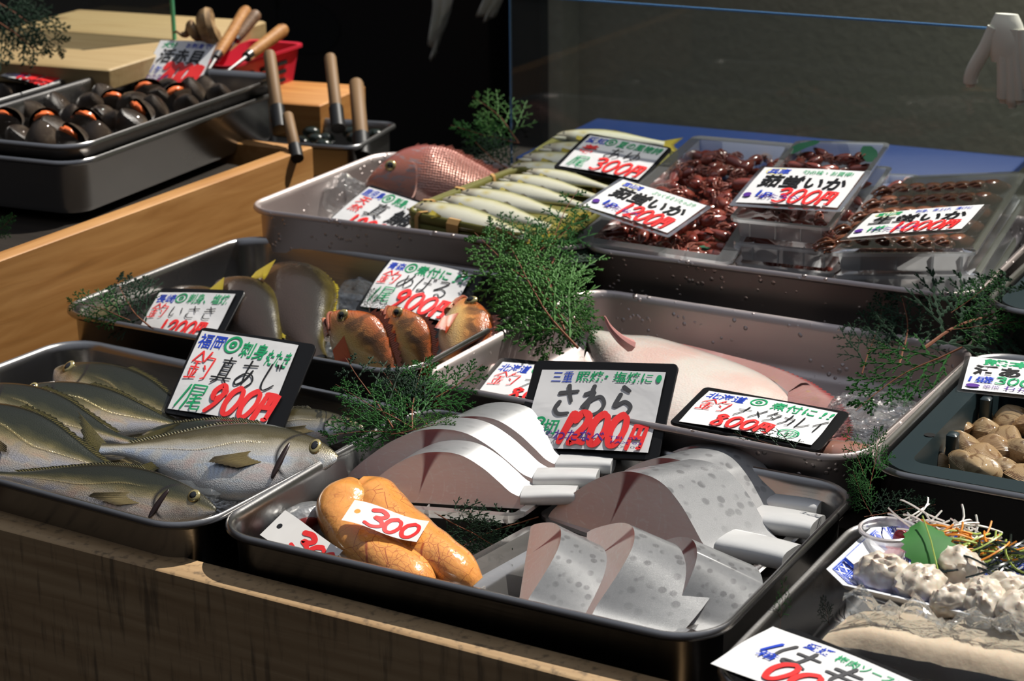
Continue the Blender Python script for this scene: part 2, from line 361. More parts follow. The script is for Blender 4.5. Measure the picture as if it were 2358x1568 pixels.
# firefly squid
t = NT('squid_skin'); o = t.ob(); u, v, _ = t.sep(t.uv()); n = t.noise(o, 150, 3)
c = t.mix(n, (.28, .05, .03), (.14, .022, .018)); c = t.mix(t.ma('MULTIPLY', t.rnd(), .35), c, (.42, .13, .085)); c = t.mix(t.step(t.noise(o, 60), .58, .72), c, (.42, .17, .12))
t.set(color=c, rough=.2, sss=.15, ss=.003, coat=.9, cr=.08); M_['squid'] = t.m
t = NT('squid_pale'); n = t.noise(t.ob(), 200, 3); t.set(color=t.mix(n, (.45, .22, .16), (.28, .07, .05)), rough=.25, sss=.2, ss=.002, coat=.8); M_['squid_pale'] = t.m
t = NT('squid_brown'); u, v, _ = t.sep(t.uv()); t.set(color=t.ramp(t.noise(t.ob(), 90), [(.3, (.15, .055, .03)), (.7, (.3, .12, .06))]), rough=.22, coat=.9); M_['squid_brown'] = t.m
# shells
t = NT('clam_shell'); o = t.ob(); u, v, _ = t.sep(t.uv()); n = t.noise(t.vm(o, (1, 1, 1)), 70, 4, 1.5)
rg = t.wave(t.com(u, v), 9, 1.5, 2); rr = t.rnd()
c = t.mix(t.step(n, .45, .62), (.55, .40, .22), (.2, .11, .045)); c = t.mix(t.ma('MULTIPLY', rr, .6), c, (.42, .24, .11)); c = t.mix(t.ma('MULTIPLY', rg, .35), c, (.1, .06, .03)); 
t.set(color=c, rough=.25, coat=.7, normal=t.bump(rg, .3, .003)); M_['clam'] = t.m
t = NT('ark_shell'); u, v, _ = t.sep(t.uv()); w = t.wave(t.com(v, u), 9, 0, 0); n = t.noise(t.ob(), 60, 4)
c = t.mix(w, (.05, .03, .02), (.2, .145, .1)); c = t.mix(t.ma('MULTIPLY', t.step(n, .5, .7), .6), c, (.34, .27, .2))
t.set(color=c, rough=.35, coat=.4, normal=t.bump(w, .9, .004)); M_['ark'] = t.m
t = NT('whelk_shell'); t.set(color=t.ramp(t.noise(t.ob(), 60, 4), [(.3, (.1, .05, .02)), (.6, (.42, .27, .13)), (.8, (.6, .5, .38))]), rough=.5); M_['whelk'] = t.m
# greenery
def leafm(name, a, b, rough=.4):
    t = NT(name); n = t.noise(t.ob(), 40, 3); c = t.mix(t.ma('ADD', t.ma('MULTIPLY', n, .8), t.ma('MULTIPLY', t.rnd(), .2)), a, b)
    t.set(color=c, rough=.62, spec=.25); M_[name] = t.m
leafm('cypress', (.012, .06, .014), (.04, .17, .03)); leafm('cypress_lit', (.04, .12, .02), (.09, .24, .05)); leafm('cypress_dk', (.006, .022, .012), (.015, .05, .02))  # lit copy has sunlight painted into the leaf green, dk copy is darker
plain('twig', (.2, .07, .03), .7); leafm('shiso', (.03, .13, .03), (.07, .24, .06)); leafm('bamboo_leaf', (.02, .11, .06), (.035, .16, .085))
leafm('bamboo', (.13, .135, .03), (.22, .2, .06)); plain('bamboo_tie', (.55, .33, .12), .5)
# plastics
t = NT('milky_plastic'); M_['milky'] = t.film((.96, .97, .97), .6, (.93, .95, .97), .14)
t = NT('white_tray_plastic'); M_['tray_pl'] = t.film((.95, .95, .94), .5, (.82, .8, .78), .12)
t = NT('clear_film'); M_['film'] = t.film((.99, .99, .99), .025, rough=.04)
t = NT('clear_lid'); M_['lid'] = t.film((.98, .98, .98), .03, rough=.06)
t = NT('ice_bag'); o = t.ob(); nb = t.bump(t.noise(o, 55, 3, 1.), .9, .012); M_['ice'] = t.film((.93, .95, .96), .16, (.7, .73, .75), .05, bump=nb)
t = NT('acrylic'); M_['acrylic'] = t.film((.95, .97, .96), .012, (.6, .65, .7), .02, gl=.22)
plain('acrylic_edge', (.12, .3, .6), .2); plain('glass_edge', (.1, .4, .22), .2)
# bowl
t = NT('dish_print'); u, v, _ = t.sep(t.uv()); p = t.com(t.ma('MULTIPLY', u, 1.), t.ma('MULTIPLY', v, 1.))
fx = t.ma('FRACT', t.ma('MULTIPLY', u, 1.)); fy = t.ma('FRACT', t.ma('MULTIPLY', v, 1.))
dx = t.ma('ABSOLUTE', t.ma('SUBTRACT', fx, .5)); dy = t.ma('ABSOLUTE', t.ma('SUBTRACT', fy, .5))
cr = t.ma('MINIMUM', t.ma('ABSOLUTE', t.ma('SUBTRACT', dx, dy)), 1.); fl = t.ma('MULTIPLY', t.step(cr, .13, .09), t.step(t.ma('MAXIMUM', dx, dy), .36, .32))
ln = t.ma('MAXIMUM', t.step(t.ma('ABSOLUTE', t.ma('SUBTRACT', dx, .43)), .02, .01), t.step(t.ma('ABSOLUTE', t.ma('SUBTRACT', dy, .43)), .02, .01))
c = t.mix(fl, (.03, .08, .5), (.82, .84, .88)); c = t.mix(ln, c, (.6, .66, .85)); t.set(color=c, rough=.2, coat=.5); M_['dish_print'] = t.m
plain('dish_white', (.82, .83, .86), .18, coat=.6); plain('dish_blue', (.02, .07, .45), .2, coat=.5)
t = NT('hamo_meat'); o = t.ob(); n = t.noise(o, 100, 3); vb = t.vor(o, 170, 'SMOOTH_F1'); t.set(color=t.mix(t.step(vb, .2, .7), (.72, .66, .56), (.5, .42, .33)), rough=.42, sss=.3, ss=.003, coat=.25, normal=t.bump(vb, .2, -.004)); M_['hamo'] = t.m
t = NT('slab_meat'); n = t.noise(t.ob(), 80, 4); t.set(color=t.mix(n, (.62, .52, .39), (.55, .44, .32)), rough=.5, sss=.2, ss=.006, normal=t.bump(n, .3, .003)); M_['slab'] = t.m
plain('veg_orange', (.8, .3, .04), .4); plain('veg_green', (.4, .5, .12), .4); plain('veg_white', (.75, .73, .68), .4, sss=.2, ss=.002)
plain('seaweed', (.004, .012, .006), .3, coat=.5)
# ------------------------------------------------------------------ world, sun
w = bpy.data.worlds.new('sky'); sc.world = w; w.use_nodes = True; nt = w.node_tree; bg = nt.nodes['Background']
ld = bpy.data.lights.new('wall_fill', 'AREA'); lo = bpy.data.objects.new('wall_fill', ld); COL.objects.link(lo); ld.energy = 4.5; ld.size = .5; ld.spread = rad(100); ld.color = (1, .97, .88)  # added fill light that brightens the grey wall, no real fitting
lo.location = (.75, 1.3, 1.38); lo.rotation_euler = V((.05, .5, -1.15)).to_track_quat('-Z', 'Y').to_euler()
tc = nt.nodes.new('ShaderNodeTexCoord'); sp = nt.nodes.new('ShaderNodeSeparateXYZ'); nt.links.new(tc.outputs['Generated'], sp.inputs[0])
r = nt.nodes.new('ShaderNodeValToRGB'); nt.links.new(sp.outputs[2], r.inputs[0])
r.color_ramp.elements[0].position = 0.; r.color_ramp.elements[0].color = (.012, .009, .008, 1)
for p_, c_ in ((.12, (.02, .016, .015, 1)), (.3, (.045, .042, .042, 1)), (.5, (.2, .21, .24, 1))):
    e = r.color_ramp.elements.new(p_); e.color = c_
r.color_ramp.elements[-1].position = 1.; r.color_ramp.elements[-1].color = (.5, .54, .62, 1)
nt.links.new(r.outputs[0], bg.inputs[0]); bg.inputs[1].default_value = .8
sd = bpy.data.lights.new('sun', 'SUN'); so = bpy.data.objects.new('sun', sd); COL.objects.link(so)
sd.energy = 5.0; sd.angle = rad(.6); sd.color = (1, .95, .87)
so.rotation_euler = V((-.27, -.50, -.82)).to_track_quat('-Z', 'Y').to_euler(); so.location = (1, 1, 3)
sc.view_settings.view_transform = 'Standard'; sc.view_settings.look = 'None'; sc.view_settings.exposure = .12; sc.view_settings.gamma = .93
sc.cycles.use_denoising = True; sc.cycles.max_bounces = 6; sc.cycles.diffuse_bounces = 3; sc.cycles.glossy_bounces = 3; sc.cycles.transparent_max_bounces = 14; sc.cycles.use_adaptive_sampling = True; sc.cycles.adaptive_threshold = .03
sc.cycles.caustics_reflective = False; sc.cycles.caustics_refractive = False; sc.cycles.sample_clamp_indirect = 6
# ------------------------------------------------------------------ setting
def struct(name, mb, m): return single(name, mb, m, None, None, kind='structure')
struct('wall_back', MB().box((.76, 1.88, -.2), (2.8, .06, 1.9)), M_['wall'])
struct('trim_1', MB().box((-.625, 1.84, -.2), (.03, .1, 1.9), bev=.006), M_['wall'])
struct('wall_left', MB().box((-1.9, 2.9, .2), (3.6, .06, 2.8)), M_['dark_room'])
struct('floor', MB().box((0, .8, -1.0), (9, 9, .04)), M_['dark_room'])
struct('shade_ceiling', MB().box((.1, 3.4, 1.45), (5, 2.3, .04)), M_['dark_room'])  # unseen slab, added and placed to shade the back of the shop
# dark cabinet at the back with round vent
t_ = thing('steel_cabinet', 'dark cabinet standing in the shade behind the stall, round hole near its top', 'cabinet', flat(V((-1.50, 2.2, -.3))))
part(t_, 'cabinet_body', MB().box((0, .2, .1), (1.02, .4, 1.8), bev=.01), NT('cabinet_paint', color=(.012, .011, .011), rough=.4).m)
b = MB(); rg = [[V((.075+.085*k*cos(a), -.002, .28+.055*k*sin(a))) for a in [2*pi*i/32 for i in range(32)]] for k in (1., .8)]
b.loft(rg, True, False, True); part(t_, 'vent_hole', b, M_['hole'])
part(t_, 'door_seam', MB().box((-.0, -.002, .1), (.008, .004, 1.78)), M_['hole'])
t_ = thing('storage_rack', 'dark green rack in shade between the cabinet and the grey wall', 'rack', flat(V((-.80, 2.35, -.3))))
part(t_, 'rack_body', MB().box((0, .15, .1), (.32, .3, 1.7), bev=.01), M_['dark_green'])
for z in (.45, .62): part(t_, 'shelf', MB().box((0, -.01, z), (.33, .05, .015)), M_['dark_room'])
# white cloths hanging at the back
def cloth(name, label, P, w_, h_, pt, fold=.012, cat_='cloth'):
    rows = []
    for i in range(13):
        k = i/12; row = []
        for j in range(15):
            s_ = j/14; ww = w_*(1-pt*k**1.5)
            row.append(V(((s_-.5)*ww+.012*sin(4*k), fold*sin(s_*17+k*2)*(.4+.6*k), -h_*k*(1-.25*pt*abs(s_-.5)*2*k)+.002*sin(9*s_))))
        rows.append(row)
    b = MB().loft(rows, False); o = single(name, b, M_['white_cloth'], label, cat_, Matrix.Translation(P))
    o.modifiers.new('thick', 'SOLIDIFY').thickness = .003; return o
cloth('hanging_towel', 'pale towel tapering to a point, hanging at the top before the dark cabinet', at_y(1003, -110, 1.75), .068, .185, .85)
cloth('hanging_rag', 'short pale cloth hanging at the top beside the clear screen', at_y(1128, -90, 1.75), .05, .10, .25)
# counter steps and wooden front
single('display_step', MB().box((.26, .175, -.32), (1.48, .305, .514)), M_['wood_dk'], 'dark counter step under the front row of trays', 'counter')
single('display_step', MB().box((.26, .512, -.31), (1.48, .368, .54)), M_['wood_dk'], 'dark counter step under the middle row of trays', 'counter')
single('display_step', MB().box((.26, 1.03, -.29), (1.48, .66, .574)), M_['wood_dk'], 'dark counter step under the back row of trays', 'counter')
b = MB().box((.1, 0, -.25), (1.6, .031, .5), bev=.002)
single('front_board', b, M_['wood_front'], 'weathered wooden board along the front of the stall, below the trays', 'board', Matrix.Translation((.1, -.0115, -.0345)) @ Matrix.Rotation(rad(-.9), 4, 'Z'))
t_ = thing('wooden_crate', 'large pine crate at left holding the trays of shells, tall side board', 'crate', flat(V((-.5, .89, .087)), rad(1.2)))
part(t_, 'side_board', MB().box((-.012, -.44, -.13), (.024, .88, .26), bev=.002), M_['wood'])
part(t_, 'back_board', MB().box((-.43, -.012, -.13), (.81, .024, .26), bev=.002), M_['wood'])
part(t_, 'left_board', MB().box((-.84, -.44, -.13), (.024, .88, .26), bev=.002), M_['wood'])
part(t_, 'shelf', MB().box((-.43, -.46, -.035), (.80, .84, .02)), M_['wood_dk'])
part(t_, 'plinth', MB().box((-.43, -.45, -.48), (.84, .86, .42)), M_['wood_dk'])
t_ = thing('blue_panel', 'flat blue panel lying behind the squid packs, in front of the grey wall', 'panel', flat(V((-.01, 1.24, .052)), rad(3)))
part(t_, 'top_sheet', MB().box((0, 0, -.006), (.62, .27, .012), bev=.003), M_['blue_board']); part(t_, 'support', MB().box((0, 0, -.035), (.58, .22, .046)), M_['dark_room'])
# acrylic screen
t_ = thing('sneeze_guard', 'clear acrylic screen standing at the back of the stall, blue cut edge', 'screen', flat(V((.09, 1.085, .0)), rad(1.2)))
part(t_, 'sheet', MB().box((.015, 0, .135), (.83, .004, .265)), M_['acrylic'])
b = MB().box((.015, 0, .2685), (.83, .004, .0022)); part(t_, 'top_edge', b, M_['acrylic_edge'], label='blue-looking cut edge along the top')
part(t_, 'side_edge', MB().box((-.401, 0, .135), (.0015, .004, .265)), M_['acrylic_edge'])
# ------------------------------------------------------------------ trays
def tray_mesh(name, w_, d_, h, m, r=.045):
    R = []
    for o_, z in ((-.017, -h), (-.0115, -h+.002), (-.0095, -h+.008), (-.0085, -.0075), (-.007, -.006), (-.0015, -.0065), (.0006, -.004), (0, -.001), (-.002, .0006), (-.0045, 0), (-.0065, -.002), (-.009, -.008), (-.0105, -h+.011), (-.0135, -h+.005), (-.020, -h+.0015)):
        R.append(ring(w_+2*o_, d_+2*o_, r+o_, z, 10))
    return MB().loft(R, True, True, True).mesh(name, [m], 50)
W_ = .45; Dd = {0: .332, 1: .351, 2: .340}
def tray(x0, y0, z, yaw, label, w_=W_, d_=.34, h=.06, m='steel', group=None, name='steel_tray'):
    M = Matrix.Translation((x0+w_/2, y0+d_/2, z)) @ Matrix.Rotation(rad(yaw), 4, 'Z')
    return single(name, tray_mesh(name, w_, d_, h, M_[m]), None, label, 'tray', M, group)
tray(0, 0, 0, .4, 'stainless steel tray at front centre holding cut mackerel and orange roe', d_=.332)
tray(-.445, -.002, 0, -2.9, 'stainless steel tray at front left full of whole horse mackerel', d_=.332)
tray(.462, -.045, -.004, 0, 'stainless steel tray at front right holding the blue and white dish', d_=.332)
tray(-.470, .347, .0216, -.25, 'stainless steel tray in the middle row with dark grunts and orange rockfish', d_=.351)
tray(-.006, .334, .0216, -.97, 'wet stainless steel tray holding the large white flounder', d_=.351, m='steel_wet')
tray(.443, .325, .0216, .37, 'stainless steel tray on the right holding the dark basket of clams', d_=.351)
tray(-.469, .6855, .0595, 1.94, 'stainless steel tray in the back row with the pink sea bream', d_=.340, m='steel_wet')
tray(-.031, .7132, .0595, 1.64, 'wet stainless steel tray in the back row under the packs of firefly squid', d_=.340, m='steel_wet')
tray(.432, .700, .0595, .5, 'steel tray cut off at the upper right picture edge, dark basket in it', d_=.340)
# ------------------------------------------------------------------ hand lettering
G = {
'0': [[(.5, 1), (.18, .8), (.08, .4), (.3, .02), (.68, .06), (.92, .5), (.8, .9), (.45, 1)]], '1': [[(.5, 1), (.5, 0)]],
'3': [[(.1, .88), (.5, 1), (.85, .85), (.7, .62), (.4, .53), (.8, .42), (.9, .18), (.5, 0), (.08, .08)]],
'2': [[(.08, .75), (.35, 1), (.8, .9), (.75, .55), (.1, .03), (.5, .08), (.95, .03)]],
'9': [[(.85, .75), (.5, 1), (.12, .75), (.3, .48), (.7, .6), (.88, .85), (.6, .35), (.15, 0)]],
'8': [[(.8, .85), (.45, 1), (.2, .8), (.7, .4), (.75, .1), (.4, 0), (.15, .15), (.4, .5), (.8, .85)]],
'4': [[(.5, 1), (.1, .4), (.9, .4)], [(.65, .8), (.6, 0)]], '5': [[(.85, .97), (.3, .95), (.2, .55), (.7, .6), (.85, .3), (.5, 0), (.1, .1)]],
'円': [[(.08, 0), (.14, .95)], [(.14, .95), (.9, .95), (.92, .05), (.74, .03)], [(.52, .93), (.52, .5)], [(.14, .47), (.9, .47)]],
'さ': [[(.15, .74), (.85, .82)], [(.42, 1), (.56, .7), (.72, .45)], [(.25, .42), (.16, .2), (.35, .02), (.75, .04)]],
'わ': [[(.3, 1), (.3, 0)], [(.05, .72), (.38, .78), (.08, .25), (.4, .55), (.7, .65), (.93, .4), (.8, .12), (.5, 0)]],
'ら': [[(.35, 1), (.62, .88)], [(.3, .75), (.2, .36), (.55, .52), (.85, .35), (.7, .08), (.3, 0)]],
'め': [[(.25, .9), (.35, .5), (.55, .12)], [(.65, 1), (.5, .45), (.2, .05), (.05, .3), (.35, .7), (.75, .65), (.92, .35), (.75, .05), (.6, 0)]],
'ば': [[(.12, .95), (.06, .5), (.13, .05)], [(.38, .68), (.85, .7)], [(.62, .95), (.62, .2), (.45, .02), (.35, .15), (.6, .2), (.9, .05)], [(.85, 1.), (.9, .9)], [(.95, 1.03), (1, .93)]],
'は': [[(.12, .95), (.06, .5), (.13, .05)], [(.38, .68), (.9, .7)], [(.64, .95), (.64, .2), (.45, .02), (.35, .15), (.6, .2), (.92, .05)]],
'も': [[(.45, 1), (.35, .3), (.5, 0), (.8, .05), (.9, .3)], [(.15, .72), (.75, .76)], [(.1, .45), (.75, .5)]],
'る': [[(.2, .95), (.75, .95), (.1, .4), (.5, .55), (.88, .4), (.8, .1), (.5, 0), (.35, .12), (.5, .22), (.68, .08)]],
'あ': [[(.15, .8), (.82, .86)], [(.42, 1), (.4, .5), (.5, .1)], [(.68, .65), (.5, .25), (.2, .05), (.08, .25), (.4, .52), (.75, .48), (.92, .25), (.7, 0)]],
'じ': [[(.3, 1), (.25, .3), (.45, .02), (.85, .25)], [(.6, 1), (.66, .88)], [(.75, 1.02), (.8, .9)]],
'い': [[(.12, .9), (.12, .3), (.28, .1), (.4, .3)], [(.75, .8), (.9, .35)]],
'き': [[(.2, .8), (.8, .88)], [(.15, .6), (.85, .68)], [(.4, 1), (.75, .42)], [(.25, .35), (.25, .1), (.5, 0), (.78, .05)]],
'ゆ': [[(.15, .9), (.1, .3), (.4, .7), (.75, .75), (.92, .45), (.65, .25), (.45, .4)], [(.6, 1), (.65, .4), (.35, 0)]],
'釣': [[(.28, 1), (.02, .62)], [(.28, 1), (.5, .65)], [(.15, .62), (.42, .62)], [(.1, .42), (.46, .42)], [(.28, .62), (.28, .06)], [(.12, .32), (.18, .15)], [(.42, .32), (.36, .15)], [(.05, .04), (.5, .08)], [(.68, 1), (.55, .65)], [(.62, .8), (.97, .8), (.92, .1), (.78, .05)], [(.68, .5), (.78, .38)]],
'尾': [[(.15, .95), (.85, .95), (.85, .7), (.15, .7)], [(.15, .95), (.14, .4), (0, 0)], [(.75, .6), (.35, .52)], [(.3, .4), (.85, .45)], [(.25, .22), (.9, .28)], [(.55, .56), (.5, .1), (.6, .02), (.95, .04), (.95, .15)]],
'真': [[(.2, .88), (.8, .9)], [(.5, 1), (.5, .78)], [(.3, .78), (.3, .28)], [(.3, .78), (.72, .78), (.72, .28)], [(.3, .62), (.72, .62)], [(.3, .46), (.72, .46)], [(.3, .3), (.72, .3)], [(.02, .2), (.98, .22)], [(.35, .17), (.12, 0)], [(.65, .17), (.9, 0)]],
'◎': [[(.5+.5*cos(a*pi/6), .5+.5*sin(a*pi/6)) for a in range(13)], [(.5+.17*cos(a*pi/4), .5+.17*sin(a*pi/4)) for a in range(9)]],
'~': [[(.5+.5*cos(a*pi/8), .5+.5*sin(a*pi/8)) for a in range(17)]],
'ナ': [[(.05, .65), (.95, .7)], [(.55, 1), (.5, .5), (.15, 0)]], 'メ': [[(.8, .95), (.1, .05)], [(.25, .7), (.8, .25)]], 'タ': [[(.4, 1), (.05, .5)], [(.35, .8), (.9, .8), (.6, .3), (.1, 0)], [(.35, .5), (.7, .35)]],
'カ': [[(.1, .7), (.85, .72), (.8, .1), (.6, .05)], [(.45, 1), (.4, .4), (.1, 0)]], 'レ': [[(.2, 1), (.2, .03), (.95, .5)]], 'イ': [[(.85, 1), (.1, .5)], [(.5, .72), (.5, 0)]],
}
SH = {'ナ', 'メ', 'タ', 'カ', 'レ', 'イ', '釣', '尾', '真', '円', '1', '4'}
def strokes(b, g, x, y, w_, h, wd, z=0., sl=0.):
    for st in G[g]:
        p = [(x+q[0]*w_+q[1]*h*sl, y+q[1]*h) for q in st]
        p = cat(p, 3 if (g in SH and len(p) > 1) else 6) if not (g in SH) else [tuple(V(a).lerp(V(b2), k/4)) for a, b2 in zip(p, p[1:]) for k in range(4)]+[p[-1]]
        n = len(p); L = []; R = []
        for i, q in enumerate(p):
            t = V(p[min(i+1, n-1)])-V(p[max(i-1, 0)])
            if t.length < 1e-9: t = V((1, 0))
            t.normalize(); ww = wd*.5*(1.1-.35*i/n)
            L.append(V((q[0]-t.y*ww, q[1]+t.x*ww, z))); R.append(V((q[0]+t.y*ww, q[1]-t.x*ww, z)))
            if i in (0, n-1): b.add([V((q[0]+ww*cos(a*pi/4), q[1]+ww*sin(a*pi/4), z)) for a in range(8)], [list(range(8))])
        b.loft([R, L], False); z += .00002
TXT = {}
def text(b, s, x, y, w_, h, bold=.0, z=0., sl=0.):
    if (s, bold) not in TXT:
        c = bpy.data.curves.new('t', 'FONT'); c.body = s; c.size = 1; c.resolution_u = 2; c.offset = bold
        o = bpy.data.objects.new('t', c); me = bpy.data.meshes.new_from_object(o)
        TXT[(s, bold)] = ([v.co.copy() for v in me.vertices], [list(p.vertices) for p in me.polygons])
        bpy.data.objects.remove(o); bpy.data.meshes.remove(me); bpy.data.curves.remove(c)
    vs, fs = TXT[(s, bold)]
    if not vs: return
    x0, x1 = min(v.x for v in vs), max(v.x for v in vs); y0, y1 = min(v.y for v in vs), max(v.y for v in vs)
    q = [V((x+(v.x-x0)/(x1-x0)*w_+(v.y-y0)/(y1-y0)*h*sl, y+(v.y-y0)/(y1-y0)*h, z)) for v in vs]
    b.add(q, fs)
# ------------------------------------------------------------------ cards
CARD = {
'maaji':((-0.213,0.213,-0.007),(0.978,0.200,-0.060),(-0.128,0.799,0.588),0.124,0.104),
'isaki':((-0.409,0.403,-0.020),(0.993,0.064,0.096),(-0.105,0.839,0.534),0.113,0.078),
'mebaru':((-0.236,0.580,-0.010),(0.992,0.100,-0.078),(-0.057,0.903,0.426),0.120,0.091),
'tai':((-0.404,0.768,0.025),(0.983,-0.142,-0.116),(0.175,0.914,0.367),0.112,0.091),
'ayu':((-0.174,0.935,0.085),(0.998,-0.043,-0.049),(0.056,0.952,0.300),0.121,0.090),
'squid1200':((-0.035,0.730,0.098),(0.982,-0.139,-0.131),(0.163,0.968,0.189),0.124,0.087),
'squid300':((0.129,0.776,0.108),(0.996,-0.045,0.071),(0.023,0.959,0.282),0.131,0.091),
'raw':((0.276,0.725,0.099),(0.981,0.003,0.192),(-0.017,0.997,0.072),0.135,0.094),
'hok1':((0.017,0.405,-0.010),(0.995,0.100,0.022),(-0.103,0.976,0.190),0.12,0.075),
'sawara':((0.125,0.292,-0.015),(0.987,0.134,0.090),(-0.161,0.766,0.623),0.141,0.103),
'hok2':((0.248,0.368,0.012),(0.998,0.051,-0.030),(-0.050,0.999,0.06),0.143,0.091),
'clam':((0.460,0.548,0.020),(0.983,0.182,-0.012),(-0.177,0.970,0.168),0.102,0.072),
'hamo':((0.472,-0.026,0.000),(0.974,-0.223,-0.048),(0.223,0.975,0.003),0.128,0.083),
'shell1':((-0.814,0.931,0.135),(0.995,0.100,0.017),(-0.087,0.753,0.652),0.096,0.078),
'shell2':((-0.972,0.827,0.150),(0.989,-0.128,-0.076),(0.143,0.959,0.246),0.096,0.072),
}
def card_frame(k):
    P, u, v, w_, h = CARD[k]; u = V(u).normalized(); v = V(v); v = (v-u*v.dot(u)).normalized()
    return cols(V(P), u, v, u.cross(v)), w_, h
def card(k, label, paper, words, lam=False, group=None, curl=.002):
    """paper=(x0,y0,x1,y1) in card fractions; words: (part name, ink, [(glyphs|text, x, y, w, h, width or bold, slant)])"""
    M, w_, h = card_frame(k)
    root = thing('price_card', label, 'price card', M, group)
    if lam:
        part(root, 'laminate_sleeve', MB().loft([ring(w_, h, .003, z, 2) for z in (-.0004, .0002)], True, True, True).mesh('s', M_['laminate']), M=Matrix.Translation((w_/2, h/2, 0)))
    else:
        part(root, 'backing_board', MB().loft([ring(w_-2*i, h-2*i, .006-i, z, 4) for z, i in ((-.003, .0006), (-.0024, 0), (-.0006, 0), (0, .0006))], True, True, True).mesh('s', M_['black_plastic']), M=Matrix.Translation((w_/2, h/2, 0)))
    x0, y0, x1, y1 = paper; pw, ph = (x1-x0)*w_, (y1-y0)*h
    def zz(x, y): return curl*(1-cos(2*pi*(x/pw*.9+.1)))*.25+curl*.5*sin(3*y/ph+x/pw*2)**2
    rows = [[V((pw*j/10, ph*i/8, zz(pw*j/10, ph*i/8))) for j in range(11)] for i in range(9)]
    pp = part(root, 'paper_sheet', MB().loft(rows, False), M_['white_card' if lam else 'paper'], Matrix.Translation((x0*w_, y0*h, .0009)))
    for i, (nm, ink, items) in enumerate(words):
        b = MB()
        for it in items:
            s, x, y, ww, hh, bd = it[:6]; sl = it[6] if len(it) > 6 else .12
            if s[0] == '#':
                n = len(s)-1; cw = ww/n
                for q, g in enumerate(s[1:]): strokes(b, g, (x+cw*q)*pw, y*ph, cw*.86*pw, hh*ph, bd*ph, 0, sl)
            elif s == '@dot':
                b.add([V(((x+ww*cos(a*pi/8))*pw, y*ph+hh*sin(a*pi/8)*ph, 0)) for a in range(16)], [list(range(16))])
            else: text(b, s, x*pw, y*ph, ww*pw, hh*ph, bd, 0, sl)
        for q in b.v: q.z += zz(min(max(q.x, 0), pw), min(max(q.y, 0), ph))+.0004+.00022*i
        part(pp, nm, b, M_[ink])
    return root
SHOP = 'わたなべ'
card('maaji', 'black-backed card, green writing above 900円 in red, leaning on the whole horse mackerel', (.03, .05, .86, .95), [
 ('place_writing', 'ink_blue', [('福岡', .01, .78, .27, .19, .015, .08)]),
 ('serving_writing', 'ink_green', [('#◎', .29, .78, .17, .19, .028), ('刺身、', .46, .74, .32, .2, .02, .1), ('たたき', .74, .69, .23, .2, .015, .1)]),
 ('caught_mark', 'ink_red', [('#釣', .02, .38, .26, .36, .02, .1)]),
 ('name_writing', 'ink_black', [('#真あじ', .29, .38, .68, .33, .02, .1)]),
 ('unit_writing', 'ink_green', [('#1', -.03, .04, .2, .27, .02, .35), ('#尾', .12, .02, .22, .31, .022, .1)]),
 ('price_writing', 'ink_red', [('#900円', .35, .03, .66, .33, .06, .15)])])
card('isaki', 'black-backed card reading いさき, half sunk in the tray beside the grunts', (.03, .05, .92, .9), [
 ('place_writing', 'ink_blue', [('長崎', .02, .76, .24, .19, .012, .08)]),
 ('serving_writing', 'ink_green', [('#◎', .27, .78, .15, .18, .026), ('刺身、塩焼', .43, .76, .52, .21, .014, .1)]),
 ('caught_mark', 'ink_red', [('#釣', .02, .42, .24, .32, .02)]),
 ('name_writing', 'ink_black', [('#いさき', .28, .44, .62, .25, .018)]),
 ('price_writing', 'ink_red', [('#1200円', .25, .06, .6, .3, .05)])])
card('mebaru', 'curling white card reading めばる, standing behind the orange rockfish', (.04, .08, .9, .97), [
 ('place_writing', 'ink_blue', [('青森', .02, .79, .2, .17, .015, .08)]),
 ('serving_writing', 'ink_green', [('#◎', .23, .79, .14, .17, .024), ('煮付に', .37, .76, .4, .19, .015, .12), ('!!', .82, .76, .12, .18, .01, .3)]),
 ('caught_mark', 'ink_red', [('#釣', .02, .46, .24, .3, .018)]),
 ('name_writing', 'ink_black', [('#めばる', .26, .42, .6, .32, .018)]),
 ('unit_writing', 'ink_green', [('#1', -.02, .1, .16, .28, .018, .3), ('#尾', .12, .1, .2, .3, .018)]),
 ('price_writing', 'ink_red', [('#900円', .35, .03, .62, .37, .055)])], curl=.007)
card('tai', 'black-backed card reading 真鯛, stuck in the tray before the pink sea bream', (.03, .03, .95, .93), [
 ('place_writing', 'ink_blue', [('鹿児島', .02, .78, .3, .19, .012, .05)]),
 ('serving_writing', 'ink_green', [('#◎', .33, .78, .15, .19, .024), ('刺身、塩焼', .5, .77, .46, .2, .014, .05)]),
 ('caught_mark', 'ink_red', [('天', .06, .58, .16, .18, .01), ('然', .06, .38, .16, .18, .01)]),
 ('name_writing', 'ink_black', [('#真', .3, .36, .3, .38, .022), ('鯛', .64, .36, .3, .38, .012)]),
 ('price_writing', 'ink_red', [('#1900円', .2, .02, .7, .3, .05)])])
card('ayu', 'black-backed card reading あゆ, behind the bamboo basket of sweetfish', (.06, .05, .97, .93), [
 ('place_writing', 'ink_blue', [('愛知', .02, .77, .24, .19, .014, .08)]),
 ('serving_writing', 'ink_green', [('#◎', .26, .78, .14, .18, .024), ('夏の風物詩', .42, .76, .55, .2, .012, .1)]),
 ('farmed_mark', 'ink_red', [('養', .04, .42, .2, .3, .012)]),
 ('name_writing', 'ink_black', [('#あゆ', .38, .4, .45, .32, .018)]),
 ('unit_writing', 'ink_green', [('#1', .0, .06, .16, .26, .018, .3), ('#尾', .1, .04, .2, .3, .02)]),
 ('price_writing', 'ink_red', [('#300円', .36, .03, .62, .34, .05)])])
